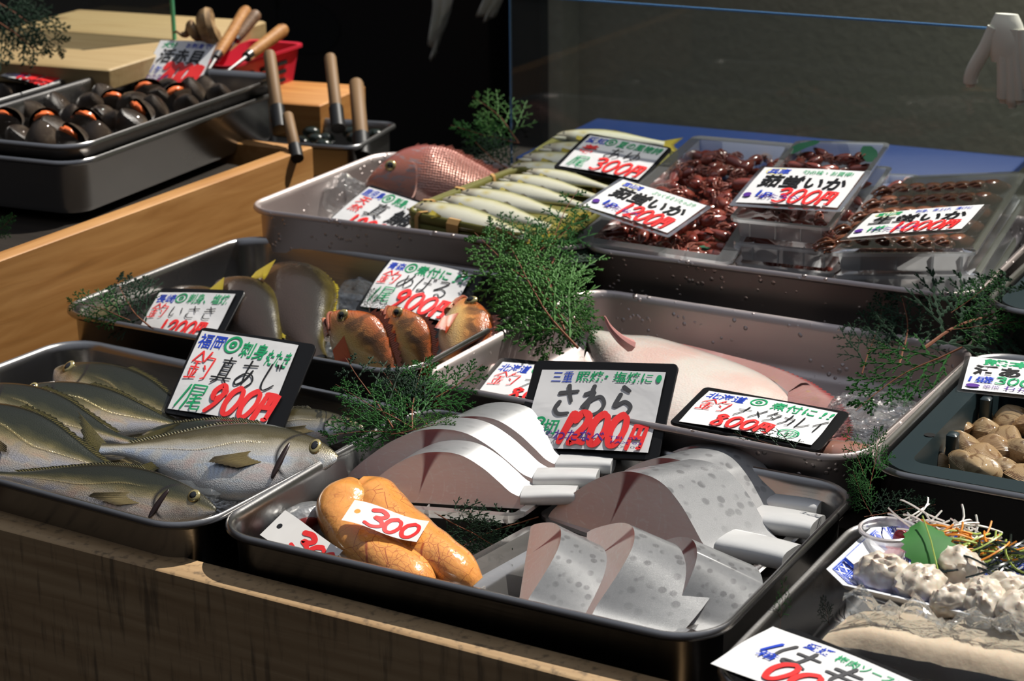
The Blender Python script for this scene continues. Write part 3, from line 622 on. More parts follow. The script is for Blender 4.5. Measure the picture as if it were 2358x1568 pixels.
def lamcard(k, label, place, pc, tip, tc_, name, unit, price, extra=()):
    return card(k, label, (.045, .07, .955, .96), [
     ('highlight_ring', 'ink_yellow', [('#~', .05, .8, .26, .17, .012)]),
     ('place_writing', pc, [(place, .07, .81, .22, .15, .02, .08)]),
     ('serving_writing', tc_, [(tip, .42, .83, .5, .11, .01, .08)]),
     ('name_writing', 'ink_black', [(name, .08, .42, .84, .36, .028, .06)]),
     ('unit_writing', 'ink_blue' if pc == 'ink_blue' else 'ink_green', [(unit, .14, .12, .16, .2, .02, .15)]),
     ('price_writing', 'ink_red', [(price, .34, .03, .58, .36, .05, .1)]),
     ('shop_stamp', 'ink_purple', [('@dot', .065, .19, .04, .055, 0), (SHOP, .18, .1, .42, .12, .01, 0)])]+list(extra), lam=True, curl=.0015)
lamcard('squid1200', 'laminated white card priced 1200円, lying over the large pack of boiled squid', '富山湾', 'ink_blue', 'ぷっくらミソたっぷり', 'ink_green', '茹蛍いか', '1p', '#1200円')
lamcard('squid300', 'laminated white card priced 300円, lying across the top small pack of squid', '兵庫', 'ink_blue', '旬の味・お買得!', 'ink_green', '茹蛍いか', '1p', '#300円')
lamcard('raw', 'laminated white card priced 1000円, lying on the lidded packs of raw squid', '富山湾', 'ink_green', '刺身、釜上げ、漬けに', 'ink_blue', '生蛍いか', '1枚', '#1000円')
card('hok1', 'black-backed card half hidden behind the さわら card, red 釣 showing', (.06, .02, .95, .86), [
 ('place_writing', 'ink_blue', [('北海道', .02, .68, .3, .26, .015, .06)]), ('serving_writing', 'ink_green', [('#◎', .35, .7, .16, .24, .026)]),
 ('caught_mark', 'ink_red', [('#釣', .02, .24, .3, .42, .02)]), ('name_writing', 'ink_black', [('#ナメタ', .34, .2, .6, .42, .02)]), ('price_writing', 'ink_red', [('#800円', .3, -.12, .6, .3, .05)])])
card('sawara', 'large black-backed card reading さわら 1200円, standing behind the mackerel slices', (.07, .06, .93, .89), [
 ('place_writing', 'ink_blue', [('三重', .1, .84, .17, .14, .0, .05)]),
 ('serving_writing', 'ink_green', [('照焼', .3, .85, .22, .13, .018, .05), ('・塩焼に', .53, .85, .38, .13, .015, .05), ('@dot', .96, .91, .022, .05, 0)]),
 ('name_writing', 'ink_grey', [('#さわら', .16, .42, .68, .37, .048, .08)]),
 ('unit_writing', 'ink_green', [('#3', .03, .17, .11, .2, .03, .2), ('切', .13, .16, .12, .19, .018, .1)]),
 ('price_writing', 'ink_red', [('#1', .25, .08, .1, .34, .09, .3), ('#200', .36, .06, .44, .38, .085, .1), ('#円', .82, .03, .14, .3, .045)]),
 ('shop_stamp', 'ink_purple', [('築地', .12, .14, .1, .08, 0., 0), (SHOP, .24, .09, .4, .13, .012, 0), ('TEL 03', .68, .14, .22, .03, 0., 0), ('FAX 03', .7, .08, .24, .03, 0., 0)])], curl=.003)
card('hok2', 'black-backed card reading ナメタカレイ, lying in front of the flounder', (.06, .04, .94, .88), [
 ('place_writing', 'ink_blue', [('北海道', .02, .76, .3, .2, .016, .06)]), ('serving_writing', 'ink_green', [('#◎', .36, .78, .13, .18, .024), ('煮付に', .52, .75, .34, .2, .012, .1), ('!!', .9, .75, .08, .18, .0, .2)]),
 ('caught_mark', 'ink_red', [('#釣', .02, .38, .26, .36, .02)]), ('name_writing', 'ink_black', [('#ナメタカレイ', .32, .36, .68, .32, .018)]),
 ('cut_mark', 'ink_green', [('#~', .72, .04, .16, .24, .02), ('切', .76, .08, .08, .16, 0.)]), ('price_writing', 'ink_red', [('#800円', .22, .02, .45, .28, .05)])], curl=.003)
card('clam', 'white card reading 300 in green, over the basket of clams at the right edge', (.045, .05, .97, .96), [
 ('place_writing', 'ink_green', [('熊本', .14, .77, .5, .2, .025, .05)]), ('name_writing', 'ink_black', [('活あさり', .06, .45, .92, .3, .04, .05)]),
 ('unit_writing', 'ink_blue', [('1盛', .04, .22, .24, .18, .015)]), ('weight_writing', 'ink_green', [('#300', .3, .22, .36, .2, .035), ('g', .68, .18, .08, .14, .01)]),
 ('price_writing', 'ink_red', [('#500円', .68, .02, .5, .3, .06)]), ('shop_stamp', 'ink_purple', [('@dot', .1, .1, .07, .05, 0), ('築地', .2, .06, .16, .08, 0, 0), (SHOP, .4, .05, .5, .11, .012, 0)])], lam=True, curl=.001)
card('hamo', 'black-backed card reading はも at the bottom right corner', (-.06, -.04, .9, .87), [
 ('place_writing', 'ink_blue', [('愛媛', .28, .82, .18, .13, .012)]), ('serving_writing', 'ink_green', [('梅肉ソースで', .5, .8, .46, .13, .01, .0)]),
 ('name_writing', 'ink_grey', [('#はも', .2, .42, .62, .38, .045)]), ('unit_writing', 'ink_blue', [('#1', .1, .48, .1, .24, .04, .3), ('箱', .14, .36, .12, .14, .01)]), ('price_writing', 'ink_red', [('#000円', .3, .08, .62, .36, .07)])], curl=.004)
for k, lb, pr in (('shell1', 'white card propped upright in the middle of the ark shell tray, pink price 200円', '#200円'), ('shell2', 'white card lying over the tray at the left edge, pink price 450円', '#450円')):
    card(k, lb, (.02, .02, .98, .98), [
     ('place_writing', 'ink_green', [('大分', .08, .82, .26, .15, .03)]), ('serving_writing', 'ink_blue', [('お刺身で!', .5, .83, .44, .12, .01)]),
     ('name_writing', 'ink_black', [('活赤貝', .1, .46, .76, .34, .02)]), ('unit_writing', 'ink_blue', [('1ヶ', .08, .2, .18, .2, .01)]),
     ('price_writing', 'ink_red', [(pr, .3, .02, .64, .42, .1)]), ('shop_stamp', 'ink_purple', [(SHOP, .06, .05, .4, .13, .01, 0)])], lam=True, curl=.003)
def price_tag(label, P, u, v, w_, h, words):
    u = V(u).normalized(); v = V(v); v = (v-u*v.dot(u)).normalized(); M = cols(V(P), u, v, u.cross(v))
    root = thing('price_tag', label, 'price tag', M)
    def zz(x): return .0022*sin(x/w_*5.5+.6)
    b = MB(); hc = (.2*w_*.62, h*.52); N = 24; rin = []; rout = []; rr = .0027
    # sheet with a punched hole: left part as ring, right part as grid
    xs = .3*w_
    for i in range(N):
        a = 2*pi*i/N; d = V((cos(a), sin(a)))
        rin.append(V((hc[0]+rr*d.x, hc[1]+rr*d.y, 0)))
        k = min((xs-hc[0])/d.x if d.x > 1e-6 else 9, -hc[0]/d.x if d.x < -1e-6 else 9, (h-hc[1])/d.y if d.y > 1e-6 else 9, -hc[1]/d.y if d.y < -1e-6 else 9)
        rout.append(V((hc[0]+k*d.x, hc[1]+k*d.y, 0)))
    for c_ in ((0, 0), (0, h), (xs, 0), (xs, h)):
        q = min(rout, key=lambda p: (p.x-c_[0])**2+(p.y-c_[1])**2); q.x, q.y = c_
    b.loft([rin, rout], True)
    b.loft([[V((xs+(w_-xs)*j/12, h*i/2, 0)) for j in range(13)] for i in range(3)], False)
    for p in b.v: p.z = zz(p.x)
    s = part(root, 'tag_sheet', b, M_['tag'])
    b = MB()
    for g, x, y, ww, hh, bd in words: strokes(b, g, x*w_, y*h, ww*w_, hh*h, bd*h, 0, .1)
    for p in b.v: p.z += zz(p.x)+.0004
    part(s, 'price_writing', b, M_['ink_red'])
price_tag('small white tag reading 300, lying on the orange roe', (0.099, 0.055, .004), (0.980, 0.156, -0.128), (-0.108, 0.942, 0.319), .067, .026, [('3', .26, .1, .24, .75, .16), ('0', .5, .12, .2, .62, .15), ('0', .72, .12, .22, .62, .15)])
price_tag('small stained white tag half hidden by the front rim, left of the roe', (0.024, 0.044, -0.020), (0.945, -0.277, -0.172), (0.326, 0.798, 0.508), .075, .03, [('3', .4, .25, .22, .62, .16), ('0', .62, .2, .2, .55, .15), ('0', .82, .2, .16, .55, .14)])
# ------------------------------------------------------------------ fish
def fish_body(prof, rings=40, n=22, bend=None, sq=1.):
    """prof (t, ztop, zbot, halfwidth), head at x=0, tail root at x=1; uv=(t, back 1..belly 0)"""
    P = cat(prof, 8); ts = [p[0] for p in P]; R = []; us = []
    for i in range(rings+1):
        t = ts[0]+(ts[-1]-ts[0])*i/rings
        if i < rings*.15: t = ts[0]+(ts[-1]-ts[0])*(i/rings)**1.25/(.15**.25)
        k = next((q for q in range(len(ts)-1) if ts[q+1] >= t-1e-9), len(ts)-2); f = (t-ts[k])/max(1e-9, ts[k+1]-ts[k])
        _, zt, zb, hw = [a+(b_-a)*f for a, b_ in zip(P[k], P[k+1])]; r = []
        dy, dz = bend(t) if bend else (0, 0)
        for j in range(n):
            a = 2*pi*j/n; ca, sa = cos(a), sin(a)
            r.append(V((t, hw*math.copysign(abs(sa)**sq, sa)+dy, (zt+zb)/2+(zt-zb)/2*ca+dz))); us.append((t, .5+.5*ca))
        R.append(r)
    return MB().loft(R, True, True, True, us=us)
def fin(base, tips, n=9, rows=5, ser=0., y=0., curve=0.):
    """fan between two polylines in the x-z plane"""
    def smp(pl, k):
        q = k*(len(pl)-1); i = min(int(q), len(pl)-2); f = q-i; return V(pl[i]).lerp(V(pl[i+1]), f)
    base = [V((p[0], p[2] if len(p) > 2 else y, p[1])) for p in base]; tips = [V((p[0], p[2] if len(p) > 2 else y, p[1])) for p in tips]
    R = []; us = []; N = n*2
    for i in range(rows):
        r = []
        for j in range(N+1):
            a = smp(base, j/N); b_ = smp(tips, j/N); k = i/(rows-1)
            if i == rows-1 and j % 2: b_ = b_.lerp(a, ser)
            p = a.lerp(b_, k); p.y += curve*k*k+.0016*(j % 2)*k; r.append(p); us.append((j/N, k))
        R.append(r)
    return MB().loft(R, False, us=us)
def eye_mb(c, r, side=1):
    b = MB(); b.ball(c, (r, r*.45, r), n=16, m=8, mi=0); c2 = V(c)+V((0, side*r*.22, 0)); b.ball(c2, (r*.62, r*.36, r*.62), n=14, m=7, mi=1); return b
def fish_kit(name, body, skin_, fins, eye, eye_m, extra=()):
    """meshes of a fish: [(part name, mesh)]"""
    kit = [('body', body.mesh(name+'_body', M_[skin_], 60))]
    for nm, f, m in fins: kit.append((nm, f.mesh(name+'_'+nm, M_[m])))
    c, r = eye
    for s in (1, -1): kit.append(('eye', eye_mb((c[0], s*c[1], c[2]), r, s).mesh(name+'_eye', [M_[eye_m], M_['dark_eye']])))
    for nm, b, m in extra: kit.append((nm, b.mesh(name+'_'+nm, M_[m])))
    return kit
def put_fish(kit, name, label, M, group=None, side=1, skip=(), cat_='fish', mats=None):
    root = thing(name, label, cat_, M, group)
    for nm, me in kit:
        if nm in skip: continue
        if nm in ('eye', 'pectoral_fin', 'gill_opening') and me.vertices[0].co.y*side < 0: continue
        o = part(root, nm, me)
    return root
def two(f): return [f(1), f(-1)]
# horse mackerel
aj = [(0, .004, -.014, .004), (.03, .024, -.04, .016), (.09, .05, -.072, .032), (.18, .075, -.11, .048), (.3, .095, -.146, .058), (.42, .1, -.15, .058), (.55, .088, -.124, .05), (.7, .058, -.075, .034), (.83, .03, -.035, .02), (.92, .019, -.019, .013), (1., .02, -.02, .008)]
tailf = lambda k=1.: fin([(.985, -.02), (.985, .02)], [(1.17*k, -.13), (1.13*k, -.075), (1.075, 0), (1.13*k, .075), (1.17*k, .13)], 10, 5, .1)
def pec(s, x=.24, z=-.02, w_=.042, L=.25, dz=-.05, y=.05, lift=.02): return fin([(x, z+w_/2, s*y), (x, z-w_/2, s*y)], [(x+L*.93, z+dz*.62+.004, s*(y+lift)), (x+L, z+dz*.9, s*(y+lift)), (x+L*.84, z+dz*.98, s*(y+lift)), (x+L*.5, z-w_*.75+dz*.55, s*(y+lift*.8))], 10, 6, .03, curve=s*.0)
ajif = lambda m='fin_olive': [('tail_fin', tailf(), m), ('dorsal_fin', fin([(.34, .094), (.5, .09), (.7, .055), (.88, .022)], [(.38, .116), (.53, .106), (.72, .066), (.9, .03)], 14, 3, .2), 'fin_olive'),
        ('anal_fin', fin([(.55, -.118), (.72, -.066), (.88, -.024)], [(.58, -.145), (.74, -.086), (.9, -.036)], 12, 3, .2), 'fin_amber'),
        ('pectoral_fin', pec(1), 'fin_amber'), ('pectoral_fin', pec(-1), 'fin_amber')]
KA = {}
for key, bd in (('a', None), ('b', lambda t: (0, .05*(t-.3)**2)), ('c', lambda t: (0, -.06*(t-.4)**2))):
    for sk in ('aji_skin', 'aji_silver'):
        fs = ajif()
        if bd:
            for q in fs:
                for p in q[1].v: p.z += bd(min(p.x, 1.1))[1]
        gill = [('gill_opening', MB().ball((.205, s*.046, -.04), (.013, .010, .062), M=Matrix.Rotation(rad(-14), 3, 'Y'), n=12, m=8), 'dark_gore') for s in (1, -1)]
        KA[key+('s' if sk == 'aji_skin' else 'i')] = fish_kit('aji', fish_body(aj, bend=bd), sk, fs, ((.09, .031, .016), .025), 'gold_eye', gill)
def aji(kit, ph, zh, pt, zt, dorsal, label, depth=1., wide=1., side=1, skip=('gill_opening',)):
    return put_fish(KA[kit], 'horse_mackerel', label, lie(at(*ph, zh), at(*pt, zt), dorsal, depth, wide), 'horse mackerel in the front left tray', side, skip)
UPD = (0, .82, .57)
aji('bs', (128, 850), -.004, (480, 1000), -.022, UPD, 'horse mackerel at the very back of its tray, head left, running under the 900円 card', 1.4, side=-1)
aji('bs', (40, 900), .002, (440, 1000), -.022, UPD, 'horse mackerel second from the back, head left, dark open gill, tail by the 900円 card', 1.4, side=-1, skip=())
aji('bs', (-75, 900), .004, (300, 1035), -.02, UPD, 'horse mackerel third from the back, head cut off by the left edge, barred pale belly', 1.45, side=-1)
aji('as', (-150, 950), .003, (290, 1098), -.024, UPD, 'large horse mackerel, head out of frame at left, tail fin pointing to the tray middle', 1.5, side=-1)
aji('as', (725, 1056), -.02, (255, 988), -.026, (0, .75, .66), 'horse mackerel lying behind the silver one, head right, dark tail fin raised at left', 1.2, .9)
aji('ai', (778, 1052), .002, (232, 1034), -.012, (-.02, .84, .54), 'silvery horse mackerel with red open gill, head right against the tray rim', 1.45, 1., 1, ())
aji('ai', (838, 985), -.01, (480, 965), -.02, (0, .6, .8), 'horse mackerel seen only at the right of the 900円 card, pectoral fin spread', 1., side=1)
aji('cs', (500, 1168), -.018, (-20, 1082), -.026, (.0, .75, .66), 'horse mackerel along the front rim, head right at the corner, torn gill', 1.0, .9, 1, ())
aji('bi', (400, 1062), -.042, (110, 1042), -.046, (0, .5, .86), 'bluish horse mackerel mostly buried between two others in the tray middle', .8)
# grunts (isaki)
isk = [(0, .01, -.01, .008), (.04, .05, -.045, .03), (.12, .1, -.09, .055), (.25, .165, -.15, .078), (.4, .195, -.17, .085), (.55, .18, -.155, .075), (.72, .115, -.105, .05), (.86, .06, -.06, .03), (1., .05, -.05, .014)]
KI = fish_kit('isaki', fish_body(isk), 'isaki_skin', [('tail_fin', fin([(.98, -.05), (.98, .05)], [(1.17, -.13), (1.11, 0), (1.17, .13)], 10, 4, .05), 'fin_grey'),
     ('dorsal_fin', fin([(.25, .165), (.45, .19), (.7, .12), (.82, .075)], [(.28, .185), (.48, .208), (.73, .135), (.85, .085)], 14, 3, .25), 'fin_yellow'),
     ('anal_fin', fin([(.6, -.145), (.8, -.08)], [(.66, -.2), (.83, -.11)], 8, 3, .1), 'fin_yellow'),
     ('pectoral_fin', pec(1, .22, .0, .09, .2, -.03, .088, .02), 'fin_yellow'), ('pectoral_fin', pec(-1, .22, .0, .09, .2, -.03, .088, .02), 'fin_yellow')], ((.1, .05, .03), .026), 'silver_eye')
def isaki(ph, zh, pt, zt, dorsal, label, depth=1., wide=1., side=1):
    return put_fish(KI, 'grunt_fish', label, lie(at(*ph, zh), at(*pt, zt), dorsal, depth, wide), 'grunts in the middle row tray', side, ('eye',))
isaki((632, 628), .008, (730, 842), -.012, (.93, .1, .36), 'dark grunt with a yellow fin patch, between the other grunt and the めばる card', 1.0, 1.5, -1)
isaki((505, 655), .010, (650, 835), -.016, (.93, .1, .36), 'dark grunt just right of the いさき card, wet highlight down its back', 1.0, 1.5, -1)
isaki((392, 668), -.004, (575, 850), -.03, (.93, .1, .36), 'pale grunt mostly hidden behind and below the いさき card', .85, .9, -1)
# rockfish (mebaru)
mb_ = [(0, .02, -.03, .018), (.04, .06, -.07, .045), (.12, .11, -.115, .075), (.22, .17, -.16, .095), (.35, .215, -.19, .105), (.5, .205, -.18, .095), (.68, .135, -.125, .06), (.84, .075, -.07, .03), (1., .06, -.06, .014)]
def meb_jaw(): # open mouth: lower jaw wedge
    b = MB(); R = []
    for i in range(9):
        t = i/8; r = []
        for j in range(12):
            a = 2*pi*j/12; r.append(V((-.035+.17*t, (.02+.05*t)*sin(a), -.07-.045*t+(.012+.03*t)*cos(a))))
        R.append(r)
    return b.loft(R, True, True, True)
def lips():
    b = MB(); pts = [V((.13, .072, -.06)), V((.06, .062, -.034)), V((.0, .035, -.012)), V((-.018, 0, -.004)), V((.0, -.035, -.012)), V((.06, -.062, -.034)), V((.13, -.072, -.06))]
    b.tube([V(p) for p in cat(pts, 4)], .011, 8); return b
KM = fish_kit('mebaru', fish_body(mb_, n=26), 'mebaru_skin', [('tail_fin', fin([(.98, -.06), (.98, .06)], [(1.18, -.13), (1.2, 0), (1.18, .13)], 10, 4, .05), 'fin_orange'),
     ('dorsal_fin', fin([(.28, .185), (.45, .21), (.7, .13), (.85, .075)], [(.31, .27), (.48, .28), (.73, .19), (.88, .1)], 10, 3, .5), 'fin_pink'),
     ('pectoral_fin', pec(1, .3, -.06, .13, .24, -.02, .104, .014), 'fin_orange'), ('pectoral_fin', pec(-1, .3, -.06, .13, .24, -.02, .104, .014), 'fin_orange'),
     ('ventral_fin', fin([(.33, -.18), (.42, -.185)], [(.5, -.25), (.56, -.2)], 7, 4, .1), 'fin_orange'),
     ('lip', lips(), 'fin_pink'), ('lower_jaw', meb_jaw(), 'mebaru_skin'),
     ('mouth_inside', MB().ball((.05, 0, -.06), (.07, .045, .025)), 'red_gore')], ((.15, .075, .075), .05), 'gold_eye')
def meb(ph, zh, pt, zt, dorsal, label, depth=1., wide=1., side=1):
    return put_fish(KM, 'rockfish', label, lie(at(*ph, zh), at(*pt, zt), dorsal, depth, wide), 'orange rockfish in the middle row tray', side)
meb((765, 722), .04, (930, 905), -.022, (.86, .12, .42), 'orange rockfish with open mouth, leftmost of the three, orange belly fin', 1.3, 1.4, -1)
meb((898, 708), .048, (1000, 900), -.02, (.9, .1, .38), 'brown-blotched orange rockfish in the middle of the three, big eye upward', 1.25, 1.4, -1)
meb((1075, 690), .034, (1060, 880), -.02, (.93, .2, .28), 'orange rockfish rightmost of the three, head under the cypress, by the tray rim', 1.25, 1.35, -1)
# sea bream
ta = [(0, .0, -.03, .012), (.03, .05, -.06, .04), (.1, .13, -.11, .07), (.2, .21, -.15, .09), (.33, .245, -.175, .1), (.48, .225, -.17, .092), (.65, .15, -.13, .062), (.82, .07, -.065, .032), (1., .045, -.045, .014)]
KT = fish_kit('tai', fish_body(ta), 'tai_skin', [('tail_fin', fin([(.98, -.045), (.98, .045)], [(1.2, -.18), (1.1, 0), (1.2, .18)], 10, 4, .05), 'fin_pink'),
     ('dorsal_fin', fin([(.25, .225), (.45, .225), (.7, .125), (.85, .06)], [(.28, .255), (.48, .255), (.73, .15), (.87, .075)], 12, 3, .4), 'fin_pink'),
     ('pectoral_fin', pec(1, .33, -.07, .07, .26, -.06, .1, .02), 'fin_pink'), ('pectoral_fin', pec(-1, .33, -.07, .07, .26, -.06, .1, .02), 'fin_pink')], ((.155, .08, .085), .034), 'gold_eye',
     [('gill_cover', MB().loft([[V((.27+q*.012+.05*cos(a), s*(.097+.004*(1-q)), -.01+.125*sin(a))) for a in [pi*(-.5+i/14) for i in range(15)]] for q in (0., 1.)], False), 'tai_skin') for s in (1, -1)])
put_fish(KT, 'sea_bream', 'large pink red sea bream, head left, in the back row behind its card', lie(at(843, 418, .052), at(1235, 445, .046), (.06, .5, .86), .98, 1.), side=-1)
# sweetfish
ay = [(0, .002, -.008, .004), (.04, .03, -.03, .018), (.12, .05, -.05, .03), (.25, .068, -.075, .04), (.42, .078, -.09, .044), (.6, .066, -.072, .036), (.78, .042, -.042, .022), (.92, .028, -.028, .013), (1., .028, -.028, .007)]
KY = fish_kit('ayu', fish_body(ay, 34, 18, lambda t: (0, -.05*(t-.45)**2+.012)), 'ayu_skin', [('tail_fin', fin([(.98, -.03), (.98, .025)], [(1.16, -.1), (1.09, -.01), (1.16, .08)], 9, 4, .05), 'fin_yellow'),
     ('dorsal_fin', fin([(.45, .08), (.53, .075)], [(.52, .105), (.57, .09)], 7, 3, .1), 'fin_amber'), ('pectoral_fin', pec(1, .2, -.04, .04, .12, -.02, .036, .01), 'fin_yellow'), ('pectoral_fin', pec(-1, .2, -.04, .04, .12, -.02, .036, .01), 'fin_yellow')], ((.07, .02, .008), .014), 'silver_eye',
     [('lower_jaw', MB().tube([(-.03, 0, -.035), (.03, 0, -.036), (.1, 0, -.034)], [.006, .016, .018]), 'ayu_skin')])
def ayu(ph, pt, z, label, group, dz=0., depth=1.):
    return put_fish(KY, 'sweetfish', label, lie(at(*ph, z), at(*pt, z+dz), (0, .86, .5), depth, 1.), group, -1)
ords = ['front', 'second', 'third', 'fourth', 'fifth', 'rear']
for i, (h_, t_) in enumerate(zip([(955, 474), (1020, 458), (1062, 442), (1118, 425), (1160, 408), (1213, 394)], [(1222, 548), (1268, 522), (1305, 498), (1342, 472), (1372, 452), (1402, 432)])):
    ayu(h_, t_, .072+.001*i, f'cream sweetfish, {ords[i]} one counted from the near edge of the bamboo basket' if 0 < i < 5 else f'cream sweetfish at the {"near" if i == 0 else "far"} edge of the bamboo basket', 'sweetfish in the bamboo basket', -.003, 1.1)
for i, (h_, t_) in enumerate(zip([(1180, 382), (1205, 360), (1250, 338), (1282, 310)], [(1420, 415), (1452, 392), (1490, 360), (1530, 330)])):
    ayu(h_, t_, .07+.004*i, f'cream sweetfish behind the near basket, {["nearest", "second nearest", "third nearest", "farthest"][i]} of the heads left of the あゆ card', 'sweetfish in the rear basket', -.004, 1.2)
# bamboo baskets
def basket(label, q, z, h, ties):
    """q: four rim corners (front left, front right, back right, back left) in the horizontal plane z"""
    c = [at(*p, z) for p in q]; O = sum(c, V())/4; root = thing('bamboo_basket', label, 'basket', Matrix.Translation(O-V((0, 0, h))))
    loc = [p-O+V((0, 0, h)) for p in c]; path = []
    for i in range(4):
        a, b_, d = loc[i-1], loc[i], loc[(i+1) % 4]; u = (a-b_).normalized()*.03; w2 = (d-b_).normalized()*.03
        path += [b_+u, b_+u*.45+w2*.12, b_+u*.12+w2*.45, b_+w2]
    path = [p for p in path]; n = len(path); pts = []
    for i in range(n): pts += [path[i].lerp(path[(i+1) % n], k/4) for k in range(4)]
    cen = sum(pts, V())/len(pts)
    def off(p, d): v = p-cen; v.z = 0; return p+v.normalized()*d
    for nm, rr, zz in (('outer_rim', .0045, 0.), ('inner_rim', .0045, 0.), ('lower_rim', .0045, -h*.55)):
        d = .0035 if nm != 'inner_rim' else -.0035; pp = [off(p, d)+V((0, 0, zz)) for p in pts]; R = [[p+V((0, 0, rr*1.35*cos(a)))+(off(p, rr*.75*sin(a))-p) for a in [2*pi*k/10 for k in range(10)]] for p in pp]
        part(root, nm, MB().loft(R+[R[0]], True), M_['bamboo'])
    b = MB(); R = [[off(p, .001)+V((0, 0, -.002)) for p in pts], [off(p, -.001)+V((0, 0, -h*.9)) for p in pts]]
    b.loft([r+[r[0]] for r in R], False); part(root, 'woven_side', b, M_['bamboo'])
    b = MB().add([p+V((0, 0, -h*.85)) for p in pts], [list(range(len(pts)))]); part(root, 'woven_bottom', b, M_['bamboo'])
    for e, f, k in ties:
        p = loc[e].lerp(loc[(e+1) % 4], f); d = (loc[(e+1) % 4]-loc[e]).normalized(); nn = off(p, 1)-p; b = MB(); wdt = .003*k
        R = [[p+d*s_*wdt+nn*x+V((0, 0, z_)) for x, z_ in ((.0095, .002), (.0095, -h*.62), (.006, -h*.68), (-.006, -h*.6), (-.0095, 0), (-.007, .0065), (.005, .0072))] for s_ in (-1, 1)]
        b.loft(R, True); part(root, 'binding_tie', b, M_['bamboo_tie'])
    return root
basket('olive bamboo basket with pale ties, propped on the tray rim, full of sweetfish', [(934, 492), (1240, 556), (1428, 434), (1196, 391)], .066, .022, [(0, .14, 1), (0, .4, 3), (0, .7, 1), (3, .25, 1), (3, .55, 1), (3, .82, 1), (1, .1, 1), (2, .2, 1)])
basket('bamboo basket farther back, mostly hidden under the あゆ card', [(1170, 400), (1470, 432), (1562, 348), (1300, 312)], .062, .022, [(0, .3, 1), (2, .3, 1)])
# flounder, blind side up
fl = thing('flounder', 'large flounder lying pale side up in the middle tray', 'fish', cols(at(1345, 800, .0), V((1, 0, 0)), V((0, 1, 0)), V((0, 0, 1))))
F0 = at(1345, 800, .0)
top = [(1345, 800), (1360, 772), (1392, 765), (1440, 768), (1500, 768), (1560, 782), (1640, 806), (1720, 832), (1775, 855), (1815, 885)]
bot = [(1345, 806), (1355, 850), (1380, 900), (1430, 960), (1490, 995), (1560, 1015), (1640, 1020), (1720, 1015), (1775, 1000), (1812, 970)]
tp = [at(*p, .004)-F0 for p in top]; bt = [at(*p, -.02)-F0 for p in bot]; tp = [V(p) for p in cat(tp, 4)]; bt = [V(p) for p in cat(bt, 4)]
R = []; us = []; n = len(tp)
for i in range(n):
    t = i/(n-1); a, b_ = tp[i], bt[i]; th = .036*max(.02, 1-abs(2*t-.8)**2.4/1.9)*min(1, 6*t+.35); r = []
    for j in range(25):
        k = j/24; hgt = th*max(0, 1-(2*k-1)**2)**.62
        r.append(a.lerp(b_, k)+V((0, 0, hgt-.012))); us.append((t, abs(2*k-1)))
    R.append(r)
part(fl, 'body', MB().loft(R, False, us=us), M_['flounder'])
def ribfin(nm, edge, outpx, z, inner=.0):
    o_ = [at(*p, z)-F0 for p in outpx]; o_ = [V(p) for p in cat(o_, max(1, (len(edge)-1)//(len(o_)-1)+1))]
    R = [[], [], []]; us = [[], [], []]; m = 60
    for i in range(m+1):
        def s_(pl): q = i/m*(len(pl)-1); k = min(int(q), len(pl)-2); return pl[k].lerp(pl[k+1], q-k)
        a, b_ = s_(edge), s_(o_)
        for q, k in enumerate((0, .5, 1)):
            kk = k*(1-.06*(i % 2)) if q == 2 else k
            R[q].append(a.lerp(b_, kk)+V((0, 0, -.008+.004*sin(pi*k)))); us[q].append((i/m*2.2, k))
    part(fl, nm, MB().loft(R, False, us=us[0]+us[1]+us[2]), M_['flounder_fin'])
ribfin('upper_fin', tp[len(tp)//2:], [(1560, 782), (1640, 795), (1720, 810), (1800, 832), (1872, 862)], .002)
ribfin('tail_edge_fin', [tp[-1].lerp(bt[-1], k/10) for k in range(11)], [(1872, 862), (1935, 905), (1965, 950), (1962, 992), (1910, 1022)], -.004)
ribfin('lower_fin', list(reversed(bt[6:])), [(1900, 1018), (1840, 1035), (1760, 1045), (1680, 1045), (1600, 1040), (1530, 1015)], -.016)
b = MB(); b.tube([V(p) for p in cat([at(1452, 796, .036)-F0, at(1428, 780, .046)-F0, at(1405, 755, .058)-F0, at(1392, 728, .07)-F0], 5)], [.006*(1-i/16)+.0006 for i in range(16)], 8)
part(fl, 'pelvic_fin', b, NT('pelvic_fin', color=(.62, .32, .3), rough=.3, sss=.2, ss=.003).m, label='pink pelvic fin standing up')
# fish partly hidden in the same tray
M2 = lie(at(1060, 860, -.012), at(1260, 880, -.02), (0, .6, .8), .8, 1.)
put_fish(fish_kit('rose', fish_body(isk), 'flounder', [('tail_fin', tailf(), 'fin_pink')], ((.1, .05, .03), .02), 'silver_eye'), 'pink_fish', 'pink fish mostly hidden behind the cards at the left end of the flounder tray', M2)
b = MB().ball((0, 0, 0), (.035, .02, .011), fn=lambda d: 1+.12*nz.noise(d*3)); single('fish_fillet', b, NT('brown_fillet', color=(.33, .17, .13), rough=.25, coat=.8, sss=.2, ss=.004).m, 'brownish pink fish piece at the right corner of the flounder tray', 'fish', flat(at(1948, 1045, -.008), rad(10)))
